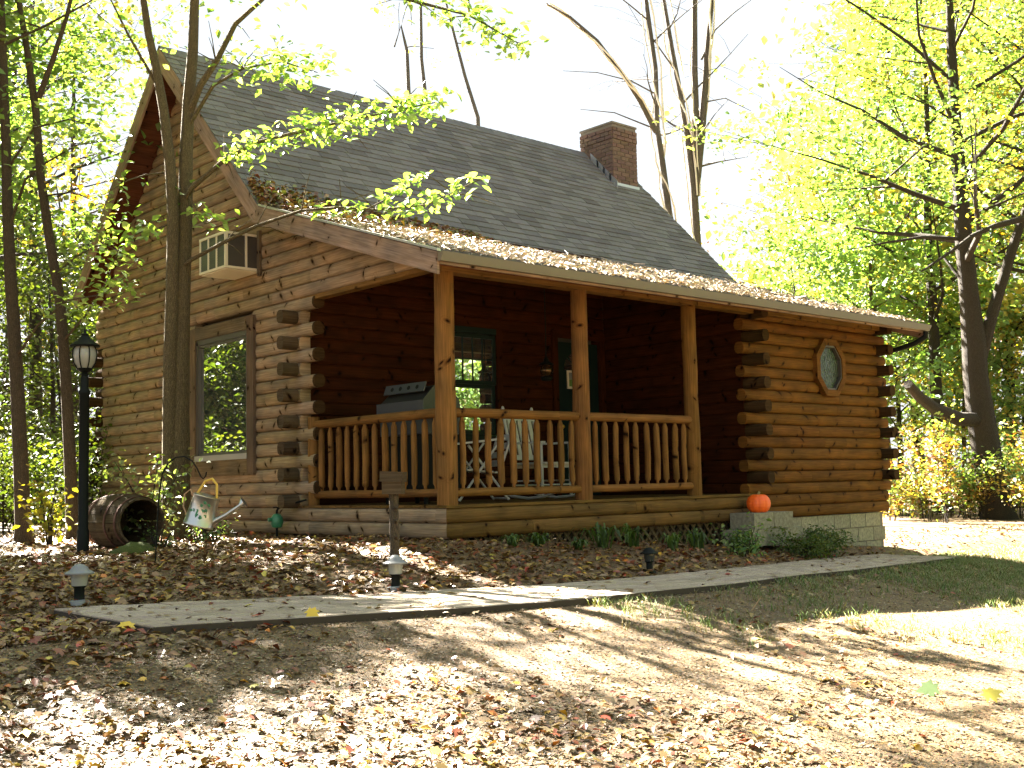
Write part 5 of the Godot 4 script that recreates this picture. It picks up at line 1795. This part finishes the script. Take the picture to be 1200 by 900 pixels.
func build_flank_trees() -> void:
	# left of the frame: their crowns shade the leaf-strewn ground and show in the gable window
	var i := 0
	for s in [[-5.2, -8.2, 8.4, 0.36, 60], [-6.5, -6.6, 7.4, 0.36, 60], [-4.6, -9.8, 9.4, 0.36, 45], [-8.4, -7.6, 8.2, 0.4, 60], [-3.7, -6.4, 7.2, 0.6, 50], [-2.9, -8.8, 9.0, 0.55, 50], [-7.4, -16.0, 12.0, 0.2, 60], [-10.5, -19.0, 13.0, 0.2, 60], [-13.5, -16.0, 12.0, 0.2, 60], [-9.5, -25.0, 15.0, 0.2, 60], [-14.0, -27.0, 15.0, 0.2, 60], [-5.5, -22.0, 7.0, 0.15, 60], [-12.0, -12.0, 8.0, 0.2, 50], [-17.0, -21.0, 14.0, 0.2, 60], [-5.5, -13.0, 4.5, 0.05, 60], [-7.5, -17.5, 5.5, 0.05, 60], [-9.2, -14.0, 5.0, 0.05, 60], [-11.0, -22.0, 6.5, 0.05, 60], [-6.2, -20.0, 6.0, 0.05, 60], [-13.0, -18.0, 5.5, 0.05, 60]]:
		tree_at("tree", "leafy tree of the woods beyond the lamp post, mirrored in the gable window", "trees of the woods mirrored in the gable window", Vector3(s[0], ground_y(s[0], s[1]), s[1]), s[2], 0.011 * s[2] + 0.02, M.bark, {"seed": 1600 + i, "limbs": 22 if i < 6 else 15, "lo": s[3], "reach": 2.4 if i < 6 else 3.0, "per": s[4], "size": 1.1, "pal": MIDGREEN if i > 5 else GREEN, "clump": CL.mid if i < 6 else CL.far})
		i += 1
	# across the clearing: sunlit woods that the porch windows mirror
	for s in [[12.0, 17.0, 13.0], [16.0, 20.0, 15.0], [20.0, 17.0, 14.0], [24.0, 23.0, 16.0], [18.0, 26.0, 17.0], [9.0, 23.0, 15.0], [3.0, 22.0, 14.0], [-3.0, 25.0, 16.0], [28.0, 16.0, 14.0], [13.0, 30.0, 18.0], [-10.0, 22.0, 15.0]]:
		tree_at("tree", "leafy tree of the woods across the clearing, mirrored in the porch window", "trees of the woods mirrored in the porch windows", Vector3(s[0], ground_y(s[0], s[1]), s[1]), s[2], 0.011 * s[2] + 0.03, M.bark, {"seed": 1640 + i, "limbs": 16, "lo": 0.18, "reach": 3.4, "per": 60, "size": 1.4, "pal": GREEN, "clump": CL.far})
		i += 1

func build_shrubs() -> void:
	var G := "yellowing shrubs along the edge of the right woods"
	rng.seed = 700
	var spots := []
	for i in 22: spots.append([1030 + i * 11 + rf(-6, 6), rf(23.0, 30.0), rf(0.9, 2.1)])
	var i := 0
	for s in spots:
		shrub("shrub", "yellowing leafy shrub in the low thicket along the right woods", "shrub", G, ground_under(s[0], s[1]), s[2], rf(0.7, 1.1), 60, YELLOWISH + RUST if i % 3 else GREEN, 710 + i, CL.mid, 0.9)
		i += 1
	G = "green undergrowth shrubs among the left trunks"
	rng.seed = 740
	spots = []
	for k in 14: spots.append([-20 + k * 11 + rf(-6, 6), rf(15.5, 22.0), rf(0.8, 2.2)])
	i = 0
	for s in spots:
		shrub("shrub", "green undergrowth shrub among the slim trunks behind the lamp post", "shrub", G, ground_under(s[0], s[1]), s[2], rf(0.5, 0.9), 70, DARK + MIDGREEN if i % 2 else MIDGREEN, 750 + i, CL.near, 0.9)
		i += 1
	shrub("shrub", "young yellow-green sapling bush between the left trunk and lamp post", "shrub", "", ground_under(60, 13.2), 0.85, 0.35, 26, [Color(0.24, 0.26, 0.04), Color(0.30, 0.26, 0.04)], 790, CL.near, 1.0)
	# pale-leaved bush behind the barrel
	var p := pix(178, 600, 12.6)
	p.y = ground_y(p.x, p.z)
	shrub("shrub", "low bush with pale silvery green leaves behind the barrel", "shrub", "", p, 0.95, 0.5, 40, [Color(0.22, 0.27, 0.14), Color(0.30, 0.34, 0.22), Color(0.15, 0.22, 0.08)], 800, CL.near, 0.9)
	for k in 3:
		var q: Vector3 = [Vector3(-1.75, 0, -2.55), Vector3(-1.25, 0, -2.7), Vector3(-0.95, 0, -2.9)][k]
		q.y = ground_y(q.x, q.z)
		shrub("ground_plant", ["small leafy plant growing before the open barrel", "small green plant at the foot of the twin tree", "small green plant between the twin tree and gable wall"][k], "plant", "", q, 0.3, 0.2, 14, DARK + GREEN, 810 + k, CL.near, 0.6)
	# perennials along the porch
	var PB := [Color(0.06, 0.11, 0.03), Color(0.08, 0.14, 0.03), Color(0.10, 0.16, 0.04)]
	var sp := [[0.55, 0.35, 0.17, 45], [0.95, 0.3, 0.2, 45], [1.75, 0.42, 0.34, 36], [2.25, 0.36, 0.32, 30], [2.75, 0.5, 0.26, 26], [3.35, 0.38, 0.32, 30], [3.85, 0.55, 0.36, 34], [4.15, 0.45, 0.36, 30], [1.3, 0.5, 0.18, 36]]
	i = 0
	for s in sp:
		tuft_plant("perennial", "strap-leaved green perennial in the leaf-strewn bed below the porch", "plant", "perennials in the bed below the porch", s[0], s[1], s[3], s[2], PB, 830 + i, 0.012)
		i += 1
	shrub("perennial", "bushy perennial with paler broad leaves near the concrete step", "plant", "", Vector3(3.72, ground_y(3.72, 0.75), 0.75), 0.32, 0.3, 26, GREEN, 850, CL.near, 0.7)
	for k in 3:
		shrub("spreading_shrub", "low spreading green shrub along the block foundation", "shrub", "low shrubs along the foundation", Vector3([4.75, 5.25, 5.8][k], ground_y(5.2, 0.6), [0.72, 0.62, 0.45][k]), 0.26, 0.42, 46, PB + [Color(0.13, 0.16, 0.04)], 860 + k, CL.fine, 0.75)

# ---------------------------------------------------------------- litter
const LITTER := [Color(0.14, 0.07, 0.035), Color(0.18, 0.095, 0.042), Color(0.23, 0.13, 0.05), Color(0.10, 0.05, 0.028), Color(0.29, 0.18, 0.045), Color(0.20, 0.055, 0.022), Color(0.26, 0.18, 0.10), Color(0.22, 0.14, 0.03)]
const BRIGHT := [Color(0.52, 0.30, 0.035), Color(0.48, 0.16, 0.03), Color(0.42, 0.34, 0.06), Color(0.36, 0.06, 0.03)]

func litter_mesh(kind: int, sd: int) -> ArrayMesh:
	rng.seed = sd
	var mb := MB.new()
	mb.col = Color.WHITE
	leaf_shape(mb, Transform3D(Basis.IDENTITY, Vector3(0, 0.008, -0.04)), 0.085, 0.05 if kind == 0 else 0.075, rf(0.01, 0.03), kind)
	return mb.mesh()

func build_litter() -> void:
	rng.seed = 900
	var sets := [[[], []], [[], []], [[], []]]
	var patch := noise(0.55, 3, 91)
	var total := 0
	while total < 52000:
		# nearer ground gets more, as the view spreads there
		var u := rf(-60, 1260)
		var d := 4.3 * pow(5.2, rf(0, 1))
		var p := pix(u, 560, d)
		if p.z < -8.0 or (p.x > 0.0 and p.x < 8.3 and p.z < 0.05 and p.z > -8.4): 
			total += 1
			continue
		var on := on_path(p.x, p.z)
		var dens := 0.95
		if on: dens = 0.035
		elif p.z > curve_at(NEAR_EDGE, p.x):
			dens = clampf(0.12 - 0.10 * (p.x + 3.2) + 0.16 * maxf(0.0, p.z - 4.0) * (1.0 if p.x < -2.5 else 0.4), 0.03, 0.5) + 0.45 * patch.get_noise_2d(p.x, p.z)
		elif p.x > 0.5: dens = 0.85
		total += 1
		if rf(0, 1) > dens: continue
		var k := rng.randi() % 3
		var y := ground_y(p.x, p.z) + (0.05 if on else 0.0)
		var s := rf(0.4, 1.0) * (0.75 if p.z > 2.9 else 1.0)
		var B := rand_basis(0.5 if not on else 0.1).scaled(Vector3.ONE * s)
		sets[k][0].append(Transform3D(B, Vector3(p.x, y + rf(0.0, 0.03 if not on else 0.002), p.z)))
		var q: Color = LITTER[rng.randi() % LITTER.size()]
		if rf(0, 1) < 0.07: q = BRIGHT[rng.randi() % BRIGHT.size()]
		var v := rf(0.75, 1.2)
		sets[k][1].append(Color(q.r * v, q.g * v, q.b * v))
	for k in 3:
		tag(copies("leaf_litter", CL.litter[k], M.dead_leaf, sets[k][0], sets[k][1]), ["fallen oval brown leaves strewn over the ground", "fallen lobed brown leaves strewn over the ground", "narrow curled brown leaves strewn over the ground"][k], "leaves", "", "stuff")
	# crumbs, needles and bits of twig on the bare earth
	rng.seed = 910
	var xf := []
	var cols := []
	for i in 70000:
		var u := rf(-60, 1260)
		var d := 4.3 * pow(2.8, rf(0, 1))
		var p := pix(u, 560, d)
		if p.z < -5.0 or (p.x > 0.0 and p.x < 8.3 and p.z < 0.05) or on_path(p.x, p.z): continue
		xf.append(Transform3D(rand_basis(0.35).scaled(Vector3(rf(0.6, 1.6), 1, rf(0.4, 1.5)) * rf(0.25, 0.8)), Vector3(p.x, ground_y(p.x, p.z) + rf(0.0, 0.006), p.z)))
		var q: Color = [Color(0.20, 0.14, 0.085), Color(0.26, 0.19, 0.11), Color(0.13, 0.085, 0.055), Color(0.34, 0.26, 0.17), Color(0.17, 0.16, 0.06), Color(0.24, 0.13, 0.08)][rng.randi() % 6]
		var v := rf(0.6, 1.1)
		cols.append(Color(q.r * v, q.g * v, q.b * v))
	tag(copies("twig_litter", CL.crumb, M.dead_leaf, xf, cols), "fine brown crumbs of leaf and twig over the bare earth", "litter", "", "stuff")
	# grass on the shaded lawn before the path
	rng.seed = 920
	xf = []
	cols = []
	var gp := noise(0.6, 3, 95)
	for i in 30000:
		var x := rf(-1.5, 13.0)
		var z := rf(0.5, 6.0)
		var zn := curve_at(NEAR_EDGE, x)
		if z < zn + 0.02 and x < 7.4: continue
		var dens := 0.25 + 0.9 * gp.get_noise_2d(x, z) + 0.10 * x - 0.32 * maxf(0.0, z - zn - 0.9)
		if rf(0, 1) > dens: continue
		xf.append(Transform3D(Basis(Vector3.UP, rf(0, TAU)).scaled(Vector3.ONE * rf(0.5, 1.3)), Vector3(x, ground_y(x, z) - 0.005, z)))
		var q: Color = [Color(0.12, 0.20, 0.05), Color(0.15, 0.23, 0.06), Color(0.22, 0.24, 0.08), Color(0.28, 0.23, 0.11)][rng.randi() % 4]
		cols.append(q)
	tag(copies("grass", CL.grass, M.grass, xf, cols), "thin short grass on the shaded lawn before the path", "grass", "", "stuff")
	# leaves and twigs lying on the porch roof
	rng.seed = 930
	sets = [[[], []], [[], []]]
	var tv := EAVE - BREAK
	var slope := Basis(Vector3.RIGHT, atan2(-tv.y, tv.x))
	for i in 13000:
		var x := rf(X_LEFT + 0.02, X_RIGHT)
		var f := rf(0.01, 1.02)
		var nearleft := exp(-x * 0.5) * exp(-pow((f - 0.22) / 0.4, 2.0)) * 2.2
		var strip := exp(-pow((f - 0.93) / 0.09, 2.0)) * 0.75 + 0.12 * exp(-pow((f - 0.75) / 0.2, 2.0))
		var dens := nearleft + strip * clampf(0.35 + 0.25 * x, 0.3, 1.0) + 0.07 + 0.3 * maxf(0.0, patch.get_noise_2d(x * 2.0, f * 8.0))
		if rf(0, 1) > dens: continue
		var q := BREAK.lerp(EAVE, f)
		var k := rng.randi() % 2
		sets[k][0].append(Transform3D(slope * rand_basis(0.5).scaled(Vector3.ONE * rf(0.5, 1.0)), Vector3(x, q.y + 0.02 + rf(0.0, 0.03), q.x)))
		var c: Color = [Color(0.24, 0.19, 0.14), Color(0.30, 0.25, 0.20), Color(0.17, 0.12, 0.08), Color(0.28, 0.18, 0.10)][rng.randi() % 4]
		sets[k][1].append(c)
	# the drift under the branch, banked against the foot of the steep slope
	for i in 3800:
		var x := X_LEFT + 0.05 + 3.4 * pow(rf(0, 1), 1.5)
		var up := rf(0.0, 1.0) * (0.30 * exp(-x * 0.55) + 0.05)
		var d := rf(-0.1, 1.5 * exp(-x * 0.35))
		var bank := exp(-pow((d - 0.15) / 0.5, 2.0)) * (0.16 * exp(-x * 0.6) + 0.03)
		var q := Vector2(BREAK.x - up * 0.7, BREAK.y + up * 0.71) if rf(0, 1) < 0.4 else BREAK.lerp(EAVE, clampf(d / 3.5, 0, 1))
		var k := rng.randi() % 2
		sets[k][0].append(Transform3D(slope * rand_basis(0.8).scaled(Vector3.ONE * rf(0.6, 1.2)), Vector3(x, q.y + 0.02 + bank * rf(0.1, 1.0), q.x)))
		sets[k][1].append(LITTER[rng.randi() % LITTER.size()] if rf(0, 1) < 0.8 else Color(0.16, 0.18, 0.05))
	for k in 2:
		tag(copies("roof_leaves", CL.litter[k * 2], M.dead_leaf, sets[k][0], sets[k][1]), ["dry oval leaves drifted on the low porch roof", "dry curled leaves drifted on the low porch roof"][k], "leaves", "", "stuff")
	xf = []
	cols = []
	for i in 260:
		var x := rf(X_LEFT, X_RIGHT)
		var f := rf(0.05, 1.0)
		var q := BREAK.lerp(EAVE, f)
		xf.append(Transform3D(slope * rand_basis(0.5).scaled(Vector3.ONE * rf(2.0, 6.0)), Vector3(x, q.y + 0.035, q.x)))
		cols.append(Color(0.34, 0.26, 0.18) * rf(0.6, 1.2))
	tag(copies("roof_twigs", CL.twig, M.dead_leaf, xf, cols), "thin dry twigs lying across the low porch roof", "twigs", "", "stuff")

	# single leaves that stand out
	var one := [
		[147, 742, 7.25, 0.10, Color(0.62, 0.42, 0.03), "yellow maple leaf lying by the square end of the path", 0.5],
		[361, 722, 7.85, 0.09, Color(0.60, 0.42, 0.03), "yellow maple leaf propped against the near edge of the path", 0.9],
		[1098, 816, 6.63, 0.12, Color(0.05, 0.09, 0.012), "broad green maple leaf standing up on the sunlit dirt", 0.9],
		[1155, 824, 6.5, 0.11, Color(0.20, 0.18, 0.015), "half yellow maple leaf beside the green one on the dirt", 0.6],
		[888, 750, 7.7, 0.13, Color(0.36, 0.40, 0.10), "pale yellow-green leaf glowing on the sunlit lawn", 0.2],
		[962, 798, 6.8, 0.13, Color(0.22, 0.12, 0.02), "large brown and gold leaf lying on the trunk shadow", 0.3],
		[660, 676, 9.6, 0.10, Color(0.50, 0.30, 0.06), "orange-brown leaf lying alone on the shaded paving", 0.05],
		[152, 804, 5.9, 0.08, Color(0.55, 0.34, 0.03), "golden oval leaf among the dark litter before the path", 0.2],
		[175, 838, 5.5, 0.08, Color(0.60, 0.20, 0.02), "bright orange leaf at the edge of the sunlit litter", 0.3],
		[205, 850, 5.4, 0.07, Color(0.50, 0.08, 0.02), "red-orange leaf beside the bright orange one in the litter", 0.4],
		[522, 860, 5.5, 0.07, Color(0.56, 0.10, 0.02), "red leaf on the pale sunlit litter", 0.4],
		[720, 806, 6.4, 0.08, Color(0.50, 0.46, 0.12), "pale yellow leaf on the dappled dirt", 0.1],
		[30, 860, 5.2, 0.08, Color(0.50, 0.36, 0.03), "yellow leaf near the big drift of brown litter", 0.3]]
	rng.seed = 940
	for q in one:
		var p := ground_hit(q[0], q[1]) + Vector3(0, 0.014, 0)
		var mb := MB.new()
		mb.col = q[4]
		leaf_shape(mb, Transform3D(Basis(Vector3.UP, rf(0, TAU)), Vector3(0, 0, 0)), q[3] * 1.1, q[3] * 0.9, q[3] * 0.3, 1)
		var o := obj("fallen_leaf", mb.mesh(), M.dead_leaf)
		o.position = p
		if q[6] > 0.45:
			var to_cam := (cam_at - p)
			o.rotation = Vector3(q[6], atan2(to_cam.x, to_cam.z), rf(-0.2, 0.2))
			o.position.y += q[3] * 0.35 * sin(q[6])
		else:
			o.rotation = Vector3(rf(-q[6], q[6]), rf(0, TAU), rf(-q[6], q[6]))
		tag(o, q[5], "leaf")
	for q in [[[880, 722], [886, 714], [893, 706]], [[700, 735], [712, 742], [722, 745]]]:
		var a := pix(q[0][0], q[0][1], 8.3)
		a.y = ground_y(a.x, a.z)
		var tw := thing("fallen_twig", "pale dry twig poking up from the lawn edge" if q[0][0] == 880 else "short crooked twig lying on the dirt before the path", "twig", a)
		var mb := MB.new()
		mb.tube([Vector3(0, -0.01, 0), Vector3(0.05, 0.05 if q[0][0] == 880 else 0.012, 0.02), Vector3(0.10, 0.10 if q[0][0] == 880 else 0.012, 0.03)], [0.004, 0.0035, 0.002], 5)
		obj("stick", mb.mesh(), M.rope, tw)

# ---------------------------------------------------------------- scene
func make_clumps() -> void:
	CL.near = clump_mesh(10, 0.26, 0.085, 1)
	CL.mid = clump_mesh(13, 0.34, 0.11, 2)
	CL.far = clump_mesh(13, 0.45, 0.17, 3)
	CL.sparse = clump_mesh(7, 0.5, 0.16, 4)
	CL.fine = clump_mesh(26, 0.2, 0.05, 5)
	var mb := MB.new()
	leaf_shape(mb, Transform3D.IDENTITY, 0.105, 0.062, 0.022)
	CL.leaf = mb.mesh()
	CL.litter = [litter_mesh(0, 6), litter_mesh(1, 7), litter_mesh(0, 8)]
	mb = MB.new()
	mb.quad(Vector3(-0.012, 0.002, -0.008), Vector3(0.014, 0.006, -0.006), Vector3(0.010, 0.004, 0.008), Vector3(-0.014, 0.007, 0.007), Vector3.UP)
	CL.crumb = mb.mesh()
	mb = MB.new()
	mb.tube([Vector3(-0.02, 0, 0), Vector3(0.005, 0.004, 0.002), Vector3(0.03, 0.0, -0.002)], [0.0009, 0.0009, 0.0005], 4)
	CL.twig = mb.mesh()
	mb = MB.new()
	rng.seed = 9
	for i in 7:
		var a := rf(0, TAU)
		var d := Vector3(cos(a), 0, sin(a))
		var s := d.cross(Vector3.UP) * 0.0022
		var o := Vector3(rf(-0.03, 0.03), 0, rf(-0.03, 0.03))
		var h := rf(0.035, 0.075)
		mb.col = Color.WHITE * rf(0.8, 1.2)
		mb.quad(o - s, o + s, o + d * h * 0.3 + Vector3(0, h * 0.6, 0) + s * 0.8, o + d * h * 0.3 + Vector3(0, h * 0.6, 0) - s * 0.8, (Vector3.UP * 0.6 + d).normalized())
		mb.tri(o + d * h * 0.3 + Vector3(0, h * 0.6, 0) - s * 0.8, o + d * h * 0.3 + Vector3(0, h * 0.6, 0) + s * 0.8, o + d * h * 0.7 + Vector3(0, h, 0), Vector3.UP, Vector3.UP, Vector3.UP)
	CL.grass = mb.mesh()

func _ready() -> void:
	# camera
	cam_basis = Basis.from_euler(Vector3(deg_to_rad(4.99), deg_to_rad(-42.045), deg_to_rad(-1.313)))
	var cam := Camera3D.new()
	cam.name = "camera"
	cam.transform = Transform3D(cam_basis, cam_at)
	cam.fov = rad_to_deg(2.0 * atan(450.0 / F))
	cam.near = 0.05
	cam.far = 1200.0
	add_child(cam)
	cam.current = true
	# sky: pale bright autumn haze
	var sky_mat := ProceduralSkyMaterial.new()
	sky_mat.sky_top_color = Color(0.90, 0.95, 1.0)
	sky_mat.sky_horizon_color = Color(1.0, 1.0, 1.0)
	sky_mat.ground_horizon_color = Color(0.5, 0.47, 0.42)
	sky_mat.ground_bottom_color = Color(0.3, 0.27, 0.22)
	sky_mat.sky_curve = 0.2
	sky_mat.sun_angle_max = 2.0
	var env := Environment.new()
	env.background_mode = Environment.BG_SKY
	env.sky = Sky.new()
	env.sky.sky_material = sky_mat
	env.background_energy_multiplier = 0.056
	env.tonemap_mode = Environment.TONE_MAPPER_LINEAR
	env.tonemap_exposure = 22.0
	env.sdfgi_enabled = true
	env.ssao_enabled = true
	env.ssil_enabled = true
	var we := WorldEnvironment.new()
	we.name = "environment"
	we.environment = env
	add_child(we)
	# sun: behind the cabin, 38 degrees high
	var sun := DirectionalLight3D.new()
	sun.name = "sun"
	var el := deg_to_rad(42.5)
	sun.basis = Basis.looking_at(Vector3(-0.03, -sin(el), cos(el)), Vector3.UP)
	sun.light_energy = 1.6
	sun.light_color = Color(1.0, 0.965, 0.91)
	sun.light_angular_distance = 0.55
	sun.shadow_enabled = true
	add_child(sun)

	make_materials()
	M.edging = mat(0.045, 0.034, 0.024, 0.95)
	M.vine = mat(0.62, 0.58, 0.50, 0.8)
	M.grill_hood = mat(0.012, 0.014, 0.012, 0.45)
	M.field_green = mat(0.08, 0.16, 0.04, 0.6)
	M.amber_glass = mat(0.09, 0.05, 0.02, 0.03, 0.6)
	make_clumps()
	print("materials ", Time.get_ticks_msec())
	build_ground()
	build_path()
	print("ground ", Time.get_ticks_msec())
	build_cabin()
	print("cabin ", Time.get_ticks_msec())
	build_garden_things()
	build_porch_things()
	build_near_trees()
	build_far_trees()
	build_flank_trees()
	build_shrubs()
	print("trees ", Time.get_ticks_msec())
	build_litter()
	print("litter ", Time.get_ticks_msec())
